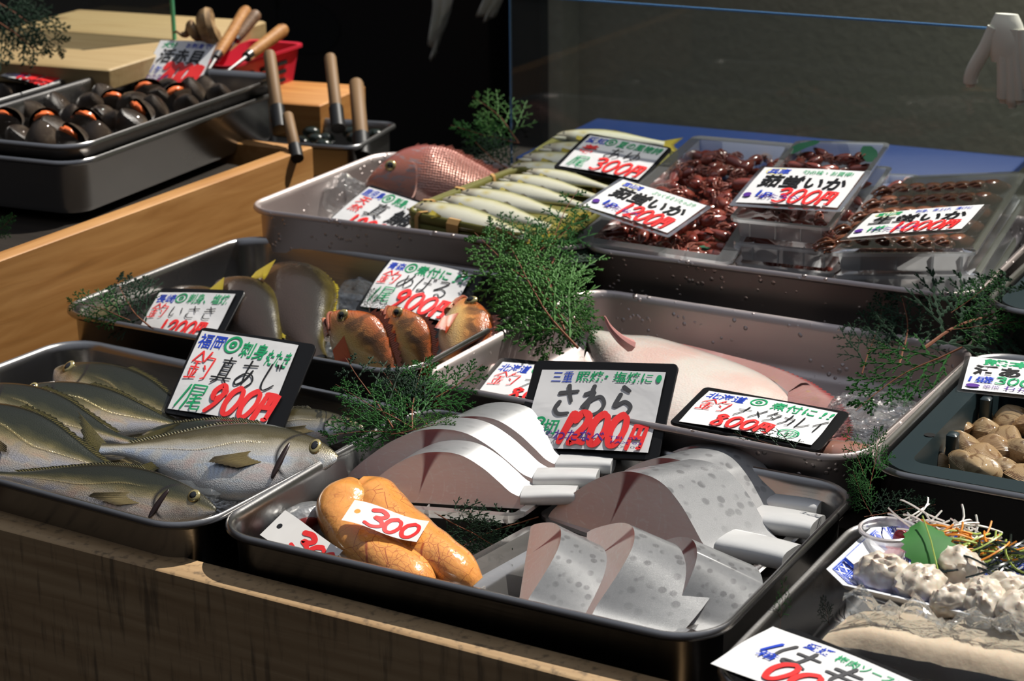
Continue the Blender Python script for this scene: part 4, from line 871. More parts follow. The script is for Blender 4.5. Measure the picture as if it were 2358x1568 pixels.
# ------------------------------------------------------------------ cut mackerel
def slice_prof(n=26, end=.0):
    """top outline of the slice: (x, z) from back edge to belly"""
    pts = cat([(0, .0), (.02, .13), (.1, .40), (.22, .72), (.36, .94), (.5, 1.), (.62, .94), (.74, .74), (.84, .5), (.92, .3), (1., .2)], 5); return pts
SP = slice_prof()
def slice_kit(skin_, lean=.25, skew=.1, flapw=.8, thick=1., bar=True, taper=0., fl=.32, fz=.16):
    """unit slice: x 0..1 back to belly, cut face at y=0, skin runs to y=thick, height 1"""
    n = len(SP); kit = []
    def fr(y, k=0.): return [V((x+skew*y/thick, y+lean*z, z*(1-taper*y/thick)-.0*y)) for x, z in SP], [V((x+skew*y/thick, y, 0)) for x, z in SP]
    t0, b0 = fr(0); t1, b1 = fr(thick)
    R = []; us = []
    for q in range(7):
        k = q/6; y = thick*(1-(1-k)**1.0); t, b = fr(y); R.append(t); us += [(k, i/(n-1)) for i in range(n)]
    # skin uv: u along thickness, v across (0 back, 1 belly)
    sk = MB().loft([list(r) for r in R], False, us=us)
    m = MB()
    for t, b in ((t0, b0), (t1, b1)):
        us2 = [(x, 0) for x, z in SP]+[(x, .5*z) for x, z in SP]+[(x, z) for x, z in SP]
        mid = [p.lerp(q, .5) for p, q in zip(b, t)]
        m.loft([b, mid, t], False, us=us2)
    m.loft([b0, b1], False); m.loft([[b0[-1], t0[-1]], [b1[-1], t1[-1]]], False)
    kit.append(('flesh', m.mesh('slice_flesh', M_['flesh'], 30))); kit.append(('skin', sk.mesh('slice_skin', M_[skin_])))
    if bar:
        e = V((1.+skew*.3, thick*.35, fz)); d = V((fl, .05, .06)); R = []
        for q in range(9):
            k = q/8; p = e+d*k-V((.05, 0, 0)); hw = thick*.33*(1-.15*k); hh = .15*(1+.1*sin(3*k)); 
            R.append([p+V((0, hw*math.copysign(abs(cos(a))**.6, cos(a)), hh*math.copysign(abs(sin(a))**.7, sin(a)))) for a in [2*pi*j/16 for j in range(16)]])
        kit.append(('belly_flap', MB().loft(R, True, True, True, us=[(q/8, .8) for q in range(9) for _ in range(16)]).mesh('slice_flap', M_['sawara_flap'])))
    return kit
def put_slice(kit, label, A, B, h, th, up=(0, 0, 1), group='mackerel slices', yd=None):
    """A back end, B belly end of the bottom edge of the cut face"""
    X = B-A; L = X.length; X = X/L; Z = V(up); Z = (Z-X*Z.dot(X)).normalized(); Y = Z.cross(X)
    root = thing('mackerel_slice', label, 'fish slice', cols(A, X, Y, Z, (L, th, h)), group)
    for nm, me in kit: part(root, nm, me)
    return root
SA = slice_kit('sawara_pale', lean=.5, skew=.1); SB = slice_kit('sawara_skin', lean=.4, skew=.16, fl=.36, fz=.32); SC = slice_kit('sawara_skin', lean=.62, skew=.2, bar=False, taper=.4)
z1 = -.030
for i, (a, b_, h) in enumerate((((905, 1062), (1285, 1098), .043), ((800, 1100), (1235, 1132), .045), ((822, 1150), (1205, 1172), .041))):
    put_slice(SA, ['pale mackerel slice nearest the さわら card, rear of the three on the left tray', 'middle one of three mackerel slices on the left tray', 'front mackerel slice on the left tray, red V in its cut face, behind the roe'][i],
              at(*a, z1+.004*(2-i)), at(*b_, z1+.004*(2-i)), h, .042)
for i, (a, b_, h) in enumerate((((1440, 1135), (1752, 1208), .050), ((1350, 1162), (1715, 1252), .052), ((1262, 1190), (1640, 1312), .055))):
    put_slice(SB, ['rear slice of the three spotted mackerel slices at right', 'middle slice of the three spotted mackerel slices at right', 'front spotted mackerel slice on the right with broad pink face'][i], at(*a, -.04), at(*b_, -.042), h, .058)
for i, (a, b_, h, th) in enumerate((((1222, 1212), (1190, 1415), .034, .05), ((1352, 1226), (1335, 1445), .044, .066), ((1490, 1262), (1525, 1455), .042, .05))):
    put_slice(SC, ['dark mackerel tail piece at the left of the front plastic tray, pointed top', 'silvery mackerel tail piece in the middle of the front plastic tray', 'grey mackerel tail piece at the right of the front tray, curved pale cut side'][i], at(*a, -.016), at(*b_, -.046), h, th)
# plastic trays under the slices
def pl_tray(label, q, z, h, m='tray_pl', name='plastic_tray', flange=.008, ribs=True, group=None):
    zs = z if isinstance(z, (tuple, list)) else [z]*4
    c = [at(*p, zz) for p, zz in zip(q, zs)]; O = sum(c, V())/4; X = ((c[1]-c[0])+(c[2]-c[3])).normalized(); Yv = (c[3]-c[0])+(c[2]-c[1]); Yv = (Yv-X*Yv.dot(X)).normalized(); Z = X.cross(Yv)
    w_ = ((c[1]-c[0]).length+(c[2]-c[3]).length)/2; d_ = ((c[3]-c[0]).length+(c[2]-c[1]).length)/2
    M = cols(O, X, Yv, Z); Mi = M.inverted(); lc = [Mi @ p for p in c]; root = thing(name, label, 'plastic tray' if name == 'plastic_tray' else 'squid pack', M, group)
    def lp(x, y, zz=0.):
        a, b_ = x/w_+.5, y/d_+.5; p = lc[0].lerp(lc[1], a).lerp(lc[3].lerp(lc[2], a), b_); p.z += zz; return p
    def mp(x, y, zz=0.): return M @ lp(x, y, zz)
    def rg(o_, zz, r): return [lp(p.x, p.y, zz) for p in ring(w_+2*o_, d_+2*o_, r, 0, 5)]
    R = [rg(o_, zz, max(.004, .012+o_)) for o_, zz in ((0, -.0035), (0, 0), (-flange, 0), (-flange-.004, -h), (-flange-.01, -h-.0005))]
    part(root, 'shell', MB().loft(R, True, False, True).mesh('pl', M_[m], 30))
    if ribs:
        for k in (.2, .45, .7, .9):
            b = MB().box(lp(-w_/2+w_*k, -d_/2+flange+.0035, -h*.5), (.0014, .006, h*.9)); part(root, 'rib', b, M_[m])
    if 'lidded' in label:
        part(root, 'clear_lid', MB().loft([rg(.001, .001, .012), rg(-.006, .004, .01), rg(-.01, .0035, .01)], True, False, True).mesh('lid', M_['lid'], 30))
    return mp, w_, d_, root
pl_tray('translucent tray holding the three left mackerel slices, corner raised', [(790, 1160), (1195, 1190), (1372, 1062), (990, 1030)], -.026, .012)
pl_tray('translucent tray under the three spotted mackerel slices on the right', [(1235, 1185), (1700, 1355), (1880, 1195), (1420, 1075)], -.04, .012)
pl_tray('translucent tray at the front holding three mackerel tail pieces', [(985, 1335), (1545, 1478), (1760, 1340), (1225, 1205)], -.038, .014)
# roe: two joined lobes
def lobe(b, pts, rs, ph=0.):
    P = cat([(*p, r) for p, r in zip(pts, rs)], 7); m = len(P); R = []; us = []
    for i, q in enumerate(P):
        p = V(q[:3]); t = V(P[min(i+1, m-1)][:3])-V(P[max(i-1, 0)][:3]); t.normalize(); s_ = V((0, 0, 1)).cross(t).normalized(); u = t.cross(s_); r = []
        for j in range(22):
            a = 2*pi*j/22+pi/2; rr = q[3]*(1+.05*nz.noise(p*60+V((cos(a), sin(a), ph)))); r.append(p+s_*cos(a)*rr+u*sin(a)*rr*.8); us.append((i/(m-1), ((j/22+.0) % 1)))
        R.append(r)
    b.loft(R, True, True, True, us=us)
rb = MB(); O_ = at(880, 1240, -.03)
f_ = lambda x, y, z: at(x, y, z)-O_
lobe(rb, [f_(812, 1112, -.0), f_(797, 1150, -.008), f_(800, 1200, -.018), f_(850, 1262, -.024), f_(945, 1325, -.03), f_(985, 1365, -.04)], [.009, .0235, .0245, .025, .021, .012])
lobe(rb, [f_(826, 1112, -.0), f_(858, 1140, -.008), f_(905, 1200, -.016), f_(975, 1262, -.022), f_(1050, 1310, -.03), f_(1090, 1350, -.042)], [.009, .021, .0235, .024, .02, .012], 5)
single('fish_roe', rb, M_['roe'], 'pair of orange roe sacs with red veins, 300 tag lying on them', 'roe', Matrix.Translation(O_))
# fish head lying left of the roe
b = MB().ball((0, 0, 0), (.035, .02, .024), fn=lambda d: 1+.15*nz.noise(d*2.5)); hd = thing('fish_offcut', 'dark silvery fish offcut between the tray wall and the roe', 'fish piece', flat(at(715, 1215, -.038), rad(60), 0, rad(20)))
part(hd, 'flesh', b, M_['sawara_skin']); part(hd, 'gill_opening', MB().ball((-.012, -.012, .012), (.016, .007, .012)), M_['red_gore'])
# ------------------------------------------------------------------ squid
def squid_kit(nm, m, pale, rich=True):
    b = MB(); R = []; us = []
    pr = [(0, .001), (.06, .045), (.18, .1), (.34, .15), (.48, .165), (.58, .145), (.62, .11)]; P = cat(pr, 4)
    for i, (x, r) in enumerate(P): R.append([V((x, r*cos(a), r*.9*sin(a))) for a in [2*pi*j/12 for j in range(12)]])
    b.loft(R, True, True, True)
    kit = [('mantle', b.mesh(nm+'_mantle', M_[m]))]
    h = MB().ball((.68, 0, 0), (.09, .095, .08), n=10, m=7); kit.append(('head', h.mesh(nm+'_head', M_[m])))
    a_ = MB(); rnd = random.Random(3)
    for k in range(7 if rich else 4):
        an = 2*pi*k/7; sx = rnd.uniform(.18, .32); c = V((.74, .05*cos(an), .045*sin(an)))
        pts = cat([c, c+V((sx*.5, .09*cos(an), .06*sin(an))), c+V((sx, .10*cos(an+.8), .04*sin(an+.8)-.03)), c+V((sx*1.05, .06*cos(an+2), -.05))], 2)
        a_.tube(pts, [.034*(1-.75*i/(len(pts)-1)) for i in range(len(pts))], 6)
    kit.append(('arms', a_.mesh(nm+'_arms', M_[pale])))
    f = MB()
    for s in (1, -1): f.loft([[V((.02, s*.01, .03)), V((.12, s*.05, .05)), V((.26, s*.1, .05))], [V((.0, s*.12, .03)), V((.1, s*.2, .02)), V((.22, s*.17, .03))]], False)
    kit.append(('fins', f.mesh(nm+'_fins', M_[m])))
    e = [MB().ball((.68, s*.085, .02), .032, n=8, m=5).mesh(nm+'_eye', M_['dark_eye']) for s in (1, -1)]
    for q in e: kit.append(('eye', q))
    return kit
KS = squid_kit('squid', 'squid', 'squid_pale'); KB = squid_kit('raw_squid', 'squid_brown', 'squid_brown')
def put_squid(kit, label, M, group, full=True):
    root = thing('firefly_squid', label, 'squid', M, group)
    for nm, me in kit:
        if full or nm in ('mantle', 'head', 'arms'): part(root, nm, me)
    return root
def heap(mp, w_, d_, nx, ny, z0, L, label, group, seed, jz=.004, mound=.0, full=True, kit=None):
    rn = random.Random(seed)
    for i in range(nx):
        for j in range(ny):
            k = max(0, 1-((i+.5)/nx*2-1)**2)*max(0, 1-((j+.5)/ny*2-1)**2)
            p = mp((i+.5+rn.uniform(-.3, .3))/nx*w_*.8-w_*.4, (j+.5+rn.uniform(-.3, .3))/ny*d_*.88-d_*.44, z0+rn.uniform(0, jz)+mound*k)
            M = flat(p, rn.uniform(0, 2*pi), rn.uniform(-.3, .35), rn.uniform(-.8, .8), L*rn.uniform(.8, 1.12)) @ Matrix.Translation((-.5, 0, 0))
            put_squid(kit or KS, label, M, group, full)
def pack(label, q, z, h, group=None, name='squid_pack', m='milky', fl=.006): return pl_tray(label, q, z, h, m, name, fl, True, group)
# large pack
mp, w_, d_, rt = pack('large translucent pack heaped with boiled firefly squid, left of the small packs', [(1318, 553), (1684, 606), (1840, 331), (1598, 311)], (.064, .064, .105, .105), .034, fl=.016)
lb = 'boiled firefly squid, reddish brown, in the heap filling the large translucent pack'; gp = 'boiled squid in the large pack'
heap(mp, w_, d_, 5, 11, -.028, .047, lb, gp, 5, .004, .0, False)
heap(mp, w_, d_, 5, 12, -.016, .047, lb, gp, 11, .005, .006)
def leaf_strip(label, P, yaw, w_=.03, l_=.06, m='bamboo_leaf', up=.0, name='bamboo_leaf'):
    rows = [[V((w_*(j/6-.5)*(1-.5*abs(i/8*2-1)**2), l_*(i/8-.5), .004*sin(i*.5)+up*(i/8)**2)) for j in range(7)] for i in range(9)]
    return single(name, MB().loft(rows, False), M_[m], label, 'leaf', flat(P, yaw))
leaf_strip('green leaf under the squid at the near end of the large pack', at(1610, 572, .045), rad(70), .05, .1)
qs = [(1677, 503), (1912, 527), (2052, 328), (1834, 322)]
for i, (z, dx, dy) in enumerate(((.0485, 10, 105), (.073, 6, 55), (.098, 0, 0))):
    q = [(a+dx, b_+dy) for a, b_ in qs]
    mp, w_, d_, rt = pack(['bottom small squid pack of the three stacked', 'middle small squid pack of the three stacked', 'top small open squid pack of the three stacked, 300円 card across it'][i], q, (z, z, z+.02, z+.02), .022)
    lb = ['boiled squid seen dimly through the bottom small pack', 'boiled squid seen through the middle small pack', 'boiled firefly squid in the top small pack of the stack'][i]
    heap(mp, w_, d_, 3 if i < 2 else 4, 5 if i < 2 else 9, -.017 if i < 2 else -.011, .043, lb, lb.replace('seen ', ''), 20+i, .004, .006 if i == 2 else 0, i == 2)
    if i == 2:
        for s_, yy in ((-1, .40), (1, .34)):
            leaf_strip(['', 'green leaf standing at the far right corner of the top small pack', 'green leaf standing at the far left corner of the top small pack'][s_], mp(s_*w_*.36, d_*yy, -.004), rad(25*s_), .02, .045, up=.012)
qs = [(1908, 584), (2246, 584), (2364, 398), (2092, 409)]
for i, (z, dx, dy) in enumerate(((.034, 16, 104), (.0575, 8, 52), (.080, 0, 0))):
    q = [(a+dx, b_+dy) for a, b_ in qs]
    mp, w_, d_, rt = pack(['lowest lidded pack of raw squid in the right stack', 'middle lidded pack of raw squid in the right stack', 'topmost lidded pack of raw squid, 1000円 card on its near end'][i], q, (z, z, z+.01, z+.01), .021, m='milky')
    lb = ['raw squid in the lowest lidded pack', 'raw squid in the middle lidded pack', 'raw brown firefly squid laid in neat rows in the topmost lidded pack'][i]
    for r in range(5 if i == 2 else 1):
        for c in range(7 if i == 2 else 6):
            p = mp(((c+.5)/7-.5)*w_*.9, (.40-.17*r if i == 2 else -.22)*d_, -.008)
            put_squid(KB, lb, flat(p, rad(-112)+.1*sin(c*7+r), -.1, 0, .072 if i == 2 else .05) @ Matrix.Translation((-.1, 0, 0)), lb.replace('laid ', ''), False)
mp, w_, d_, rt = pack('squid pack peeking out behind between the two stacks', [(1985, 470), (2075, 474), (2120, 402), (2035, 399)], .062, .03)
put_squid(KS, 'single boiled squid showing behind the gap between the two pack stacks', flat(at(2035, 440, .05), 1., -.2, 0, .045), None)
# ------------------------------------------------------------------ clams and ark shells
def shell_kit(nm, m, L, W, H, ribs=0, gape=.0, meat=None):
    kit = []
    for s in (1, -1):
        R = []; us = []
        for i in range(11):
            k = i/10; r = []
            for j in range(25):
                a = 2*pi*j/24; x = cos(a); y = sin(a)
                rr = k*(1+(.018*cos(ribs*a) if ribs else 0)); px = L*.5*(x*rr)*(1+.12*x); py = W*.5*(y*rr+.55*(1-k))*(1. if y > 0 else 1.)
                z = H*.5*(1-k**2.2)**.75*(1+.25*(1-k))
                p = V((px, py-.1*W, s*z)); 
                if gape: p = Matrix.Rotation(-s*gape, 3, 'X') @ (p-V((0, W*.42, 0)))+V((0, W*.42, 0))
                r.append(p); us.append((a/(2*pi)*4 if ribs else k, k if not ribs else a/(2*pi)*3))
            R.append(r)
        kit.append(('valve', MB().loft(R, True, us=us).mesh(nm+'_valve', M_[m])))
    if meat:
        kit.append(('meat', MB().ball((0, -W*.24, 0), (L*.34, W*.34, H*.2), fn=lambda d: 1+.25*nz.noise(d*4)).mesh(nm+'_meat', M_[meat])))
    return kit
KC = shell_kit('clam', 'clam', .042, .030, .021); KA1 = shell_kit('ark', 'ark', .044, .038, .034, 28); KA2 = shell_kit('ark_open', 'ark', .044, .038, .032, 28, .2, 'orange_meat')
def put_shell(kit, name, label, M, group, cat_):
    root = thing(name, label, cat_, M, group)
    for nm, me in kit: part(root, nm, me)
rn = random.Random(4)
lb = 'tan and brown striped clam in the dark basket under the 300 card'
for (x, y), z in zip([(2240, 962), (2325, 965), (2270, 1000), (2215, 1030), (2320, 1010), (2175, 1040), (2262, 1055), (2352, 1040), (2150, 1068), (2225, 1072), (2310, 1085), (2352, 1100), (2290, 1040), (2390, 980), (2395, 1060), (2200, 990), (2170, 1010), (2260, 1085)],
                    [.0]*18):
    put_shell(KC, 'clam', lb, flat(at(x, y, -.006+rn.uniform(-.006, .004)), rn.uniform(-.9, .9)+(pi if rn.random() < .5 else 0), rn.uniform(-.35, .35), rn.uniform(-.6, .6), rn.uniform(.9, 1.2)), 'clams in the dark basket', 'clam')
# the dark mesh basket
def mesh_basket(label, M, w_, d_):
    root = thing('mesh_basket', label, 'basket', M)
    R = [ring(w_+2*o_, d_+2*o_, .035+o_, z, 6) for o_, z in ((0, -.006), (0, 0), (-.022, .001), (-.024, -.006), (-.028, -.045), (-.04, -.046))]
    part(root, 'frame', MB().loft(R, True, False, True).mesh('mesh_basket', M_['teal_plastic'], 30))
    for sx in (-1, 1):
        for sy in (-1, 1):
            part(root, 'post', MB().box((sx*(w_/2-.033), sy*(d_/2-.11), -.018), (.010, .012, .034), bev=.002), M_['teal_plastic'])
            part(root, 'peg_hole', MB().loft([[V((sx*(w_/2-.018)+r_*cos(a), sy*(d_/2-.09)+r_*sin(a), .0015)) for a in [2*pi*k/14 for k in range(14)]] for r_ in (.005, .001)], True, False, True), M_['hole'])
Mt = Matrix.Translation((.443+.225, .325+.1755, .0185)) @ Matrix.Rotation(rad(.37), 4, 'Z'); mesh_basket('dark teal plastic basket full of clams, sunk in the right hand tray', Mt, .425, .325)
mesh_basket('dark teal plastic basket at the upper right edge, cypress in front', Matrix.Translation((.432+.225, .87, .057)) @ Matrix.Rotation(rad(.5), 4, 'Z'), .425, .315)
# ark shells and their trays
Ma = Matrix.Translation((-.70, .735, 0)) @ Matrix.Rotation(rad(5.2), 4, 'Z')
for z, lab in ((.157, 'upper of two nested steel trays at left, full of dark ark shells'), (.138, 'lower of two nested steel trays at left, gold reflections on its side')):
    single('steel_tray', tray_mesh('deep_tray', .238, .475, .066, M_['steel'], .04), None, lab, 'tray', Ma @ Matrix.Translation((0, 0, z)))
single('steel_tray', tray_mesh('deep_tray2', .24, .475, .066, M_['steel_dk'], .04), None, 'dark steel tray cut off by the left edge, card lying over it', 'tray', Matrix.Translation((-.985, .79, .15)) @ Matrix.Rotation(rad(5), 4, 'Z'))
spots = [(20, 285, 1), (62, 262, 0), (100, 285, 1), (133, 248, 0), (118, 300, 0), (165, 270, 0), (195, 285, 1), (208, 240, 0), (238, 270, 0), (262, 285, 0), (262, 240, 1), (300, 240, 0), (322, 262, 1), (338, 215, 1), (365, 225, 0), (405, 230, 1), (385, 205, 0), (440, 212, 0), (470, 205, 0), (505, 218, 0), (95, 318, 0), (165, 322, 1), (300, 285, 0), (45, 315, 0), (218, 318, 0), (352, 250, 0), (235, 225, 0), (430, 240, 0)]
for i, (x, y, op) in enumerate(spots):
    far = (x-20)/500
    put_shell(KA2 if op else KA1, 'ark_shell', 'ark shell gaping to show orange meat, in the upper left tray' if op else 'closed dark ribbed ark shell in the upper left tray', flat(at(x, y, .137+rn.uniform(-.004, .004)), rn.uniform(-.7, .7)+.4, rn.uniform(-.4, .4), rad(-60) if op else rn.uniform(.3, 1.2), rn.uniform(.86, 1.05)), 'open ark shells in the upper left tray' if op else 'closed ark shells in the upper left tray', 'shell')
for x, y in ((15, 205), (45, 212), (5, 225)):
    put_shell(KA1, 'ark_shell', 'dark ark shell in the shade below the card at the left edge', flat(at(x, y, .125), x*.1, .2, .6), 'ark shells at the left edge', 'shell')
# whelk
b = MB(); R = []; 
for i in range(60):
    k = i/59; a = 2*pi*2.6*k; rr = .021*(k**1.2)+.001; c = V((-.03+.06*k, rr*.75*cos(a), rr*.75*sin(a)))
    R.append([c+V((rr*.55*cos(q)*.5, rr*.8*cos(q)*cos(a), rr*.8*cos(q)*sin(a)))+V((rr*.7*sin(q), 0, 0)) for q in [2*pi*j/10 for j in range(10)]])
b.loft(R, True, True, True); single('whelk_shell', b, M_['whelk'], 'brown knobbly whelk shell standing behind the card beside the glass edge', 'shell', flat(at(442, 70, .2), rad(20), rad(-10)))
# chopping board, glass, tools
single('cutting_board', MB().box((0, 0, 0), (.34, .42, .03), bev=.004), M_['wood_tan'], 'sunlit tan board behind the trays at the upper left', 'board', flat(at(215, 108, .155), rad(6)))
single('board_support', MB().box((0, 0, 0), (.3, .26, .5), bev=.004), M_['wood_dk'], 'dark support under the tan board at the upper left', 'support', flat(at(215, 108, .155)-V((.0, -.07, .268)), rad(6)))
t_ = thing('glass_screen', 'clear screen at the upper left with a green vertical edge', 'screen', flat(at(402, 92, .17), rad(4)))
part(t_, 'sheet', MB().box((-.2, 0, .1), (.4, .004, .2)), M_['acrylic']); part(t_, 'side_edge', MB().box((0, 0, .1), (.004, .005, .2)), M_['glass_edge'])
Pb = V((-.785, 1.125, .150)); t_ = thing('plastic_basket', 'pink red plastic basket holding tool handles, behind the ark shell trays', 'basket', flat(Pb-V((0, 0, .058)), rad(4)))
R = [ring(w_, d_, r_, z, 5) for w_, d_, r_, z in ((.075, .175, .014, .0), (.09, .196, .016, .052), (.1, .208, .02, .054), (.1, .208, .02, .058), (.087, .193, .015, .057), (.072, .172, .013, .004))]
part(t_, 'basket_shell', MB().loft(R, True, True, True).mesh('pb', M_['red_basket'], 35))
for sx, n_ in ((0, 4), (1, 3)):
    for k in range(n_):
        for r_ in range(3):
            c = V((-.03+.02*k, -.0895-.0025*r_, .012+.013*r_)) if sx == 0 else V((.0395+.0021*r_, -.05+.045*k, .012+.013*r_))
            part(t_, 'vent_slot', MB().box(c, (.012, .003, .005) if sx == 0 else (.003, .026, .005)), M_['hole'])
def handle(name, label, p0, z0, p1, z1, r, m='handle', cat_='tool', blade=None):
    A, B = at(*p0, z0), at(*p1, z1); O = A; root = thing(name, label, cat_, Matrix.Translation(O)); d = B-A
    P = [d*k for k in (0, .05, .2, .5, .8, .93, .985, 1.)]; part(root, 'handle', MB().tube([V(q) for q in P], [r*.75, r*.85, r*.95, r, r*1.1, r*1.12, r*.9, r*.4], 14), M_[m])
    if blade:
        b = MB().tube([d*-.05, d*.06], [r*.8, r*.85], 12); part(root, 'ferrule', b, M_['steel'])
        b = MB().tube([d*-.55, d*-.04], [r*.2, r*.35], 6); part(root, 'blade', b, M_['steel_dk'])
handle('shell_opener', 'long golden wooden handle, leftmost tool in the red basket', (500, 130), .16, (568, 22), .2, .0085, blade=True)
handle('shell_opener', 'grey worn wooden handle beside the golden one in the red basket', (545, 90), .17, (592, 30), .2, .008, 'handle_dk', blade=True)
handle('shell_opener', 'brown wooden handle leaning right in the red basket', (572, 128), .165, (655, 66), .185, .009, blade=True)
single('wooden_block', MB().box((0, 0, 0), (.13, .15, .05), bev=.003), M_['wood_block'], 'orange wooden block behind the pegs, beside the red basket', 'block', flat(V((-.69, 1.14, .072)), rad(8)))
t_ = thing('low_tray', 'dark steel tray with black contents behind the crate corner', 'tray', flat(at(715, 300, .075), rad(12)))
part(t_, 'tray_shell', tray_mesh('low_tray', .2, .16, .05, M_['steel_dk'], .02)); 
b = MB(); rn2 = random.Random(2)
for k in range(14): b.ball((rn2.uniform(-.08, .08), rn2.uniform(-.06, .06), -.014), (.014, .012, .009), n=8, m=6)
single('seaweed_heap', b, M_['seaweed'], 'dark lumps lying in the low tray by the wooden pegs', 'seaweed', flat(at(715, 300, .075), rad(12)), kind='stuff')
for i, (p0, z0, p1, z1, r) in enumerate((((640, 262), .125, (620, 122), .19, .0085), ((680, 345), .09, (662, 264), .125, .0075), ((775, 262), .11, (760, 130), .17, .0085), ((832, 328), .07, (820, 190), .13, .0105))):
    A, B = at(*p0, z0), at(*p1, z1); root = thing('wooden_peg', ['wooden peg in front of the red basket', 'short wooden peg at the crate corner', 'tall wooden peg standing before the orange block', 'thick wooden peg, rightmost of the four, before the dark cabinet'][i], 'peg', Matrix.Translation(A)); d = B-A
    part(root, 'shaft', MB().tube([d*0, d*.02, d*.97, d], [r*.9, r, r*.98, r*.86], 14), M_['peg_wood']); part(root, 'socket', MB().tube([d*-.25, d*.1], r*1.15, 12), M_['black_rubber'])
# ------------------------------------------------------------------ ice and bags
def ice(label, P, s, seed, name='ice_bag', cat_='ice bag', m='ice'):
    fn = lambda d: 1+.28*nz.noise(d*2.2+V((seed, 0, 0)))+.16*nz.noise(d*5+V((0, seed, 0)))
    b = MB().ball((0, 0, 0), s, n=28, m=18, fn=fn); return single(name, b, M_[m], label, cat_, Matrix.Translation(P))
ice('clear bag of ice in the corner of the horse mackerel tray', at(440, 1128, -.036), (.055, .03, .018), 1)
ice('clear bulging bag of ice beside the sea bream and its card', at(790, 455, .028), (.03, .03, .026), 2)
ice('clear bag of ice in the flounder tray beside the tail fin', at(2010, 965, -.012), (.05, .05, .02), 3)
ice('clear ice between the grunts and the rockfish', at(700, 790, -.026), (.05, .04, .012), 4)
ice('dark clear ice lump behind the yellow finned grunt', at(830, 680, -.015), (.03, .03, .016), 5)
# ------------------------------------------------------------------ dish, slab, bag at the lower right
Dq = [(1905, 1345), (2500, 1470), (2560, 1310), (1990, 1178)]; zD = .012
c = [at(*p, zD) for p in Dq]; O = (c[0]+c[1]+c[2]+c[3])/4; X = ((c[1]-c[0])+(c[2]-c[3])).normalized(); Y = ((c[3]-c[0])+(c[2]-c[1])); Y = (Y-X*Y.dot(X)); d_ = Y.length/2; Y.normalize(); w_ = (c[1]-c[0]).length
MD = cols(O, X, Y, V((0, 0, 1))); dish = thing('printed_dish', 'oblong white dish with blue flower lattice print holding white fish pieces', 'dish', MD)
def oct_(w2, d2, z, c_=.3):
    k = d2*c_; P = [(w2-k*1.1, d2), (-w2+k*1.1, d2), (-w2, d2-k), (-w2, -d2+k), (-w2+k*1.1, -d2), (w2-k*1.1, -d2), (w2, -d2+k), (w2, d2-k)]; out = []
    for i in range(8):
        a, b_ = V((*P[i], z)), V((*P[(i+1) % 8], z)); out += [a.lerp(b_, q/4) for q in range(4)]
    return out
rim = [oct_(w_/2, d_/2, 0), oct_(w_/2-.004, d_/2-.003, .0005), oct_(w_/2-.038, d_/2-.026, -.020), oct_(w_/2-.05, d_/2-.036, -.022)]
def uvs(R, s=110): return [(p.x*s, p.y*s) for r in R for p in r]
part(dish, 'printed_rim', MB().loft([r+[r[0]] for r in rim[1:3]], False, us=uvs([r+[r[0]] for r in rim[1:3]])), M_['dish_print'])
part(dish, 'dish_base', MB().loft([oct_(w_/2-.004, d_/2-.003, .0001), rim[0], oct_(w_/2-.002, d_/2-.002, -.004), oct_(w_/2-.045, d_/2-.033, -.025)], True, False, False).add([p for p in rim[2]], [list(range(32))]), M_['dish_white'])
b = MB()
for sy in (-1, 1):
    for sx in (-1, 1):
        y = sy*(d_/2-.03); b.loft([[V((-w_/2+.006+.03*k, sy*(d_/2*.42)+0*.1, .0012-.0195*k+.0006)) for k in (0, .5, 1)], [V((-w_/2+.006+.03*k, sy*(d_/2*.36), .0012-.0195*k+.0006)) for k in (0, .5, 1)]], False)
part(dish, 'blue_line', b, M_['dish_blue'])
b = MB(); b.loft([[V((-w_/2+.006+.03*k, s_*d_/2*.34, .0016-.0195*k)) for k in (0, .5, 1)] for s_ in (-1, 1)], False); part(dish, 'plain_panel', b, M_['dish_white'])
DP = lambda x, y, z=0.: at(x, y, zD+z)
cup = thing('sauce_cup', 'small clear lidded cup of red plum sauce in the printed dish', 'cup', flat(DP(2045, 1245, -.004)))
R = [[V((r_*cos(a), r_*sin(a), z)) for a in [2*pi*k/28 for k in range(28)]] for r_, z in ((.017, -.014), (.0215, .008), (.0235, .0085), (.0235, .0105), (.0205, .0105), (.0195, .004))]
part(cup, 'cup_wall', MB().loft(R, True, True).mesh('cup', M_['milky'], 30)); part(cup, 'rim', MB().tube([V((.0225*cos(a), .0225*sin(a), .0095)) for a in [2*pi*k/28 for k in range(29)]], .0018, 6, caps=False), M_['cup_plastic'])
part(cup, 'plum_sauce', MB().loft([[V((r_*cos(a), r_*sin(a), z)) for a in [2*pi*k/20 for k in range(20)]] for r_, z in ((.0165, -.011), (.018, -.004), (.001, -.0035))], True), M_['ume'])
part(cup, 'sauce_blob', MB().ball((.008, .008, .0), (.007, .006, .008)), M_['ume'])
def lumpy(s, seed):
    fn = lambda d: 1+.10*nz.noise(d*3+V((seed, 0, 0)))+.16*(1-nz.cell_vector(d*3.2+V((seed, 1, 2))).length*.6)*0+.13*sin(7*d.x+4*nz.noise(d*3+V((seed, 3, 0))))*sin(9*d.y+seed)*(.6+.4*sin(8*d.z))
    return MB().ball((0, 0, 0), s, n=36, m=24, fn=fn)
HK = [lumpy((.023, .018, .016), k).mesh('hamo_piece', M_['hamo']) for k in (1, 2, 3)]
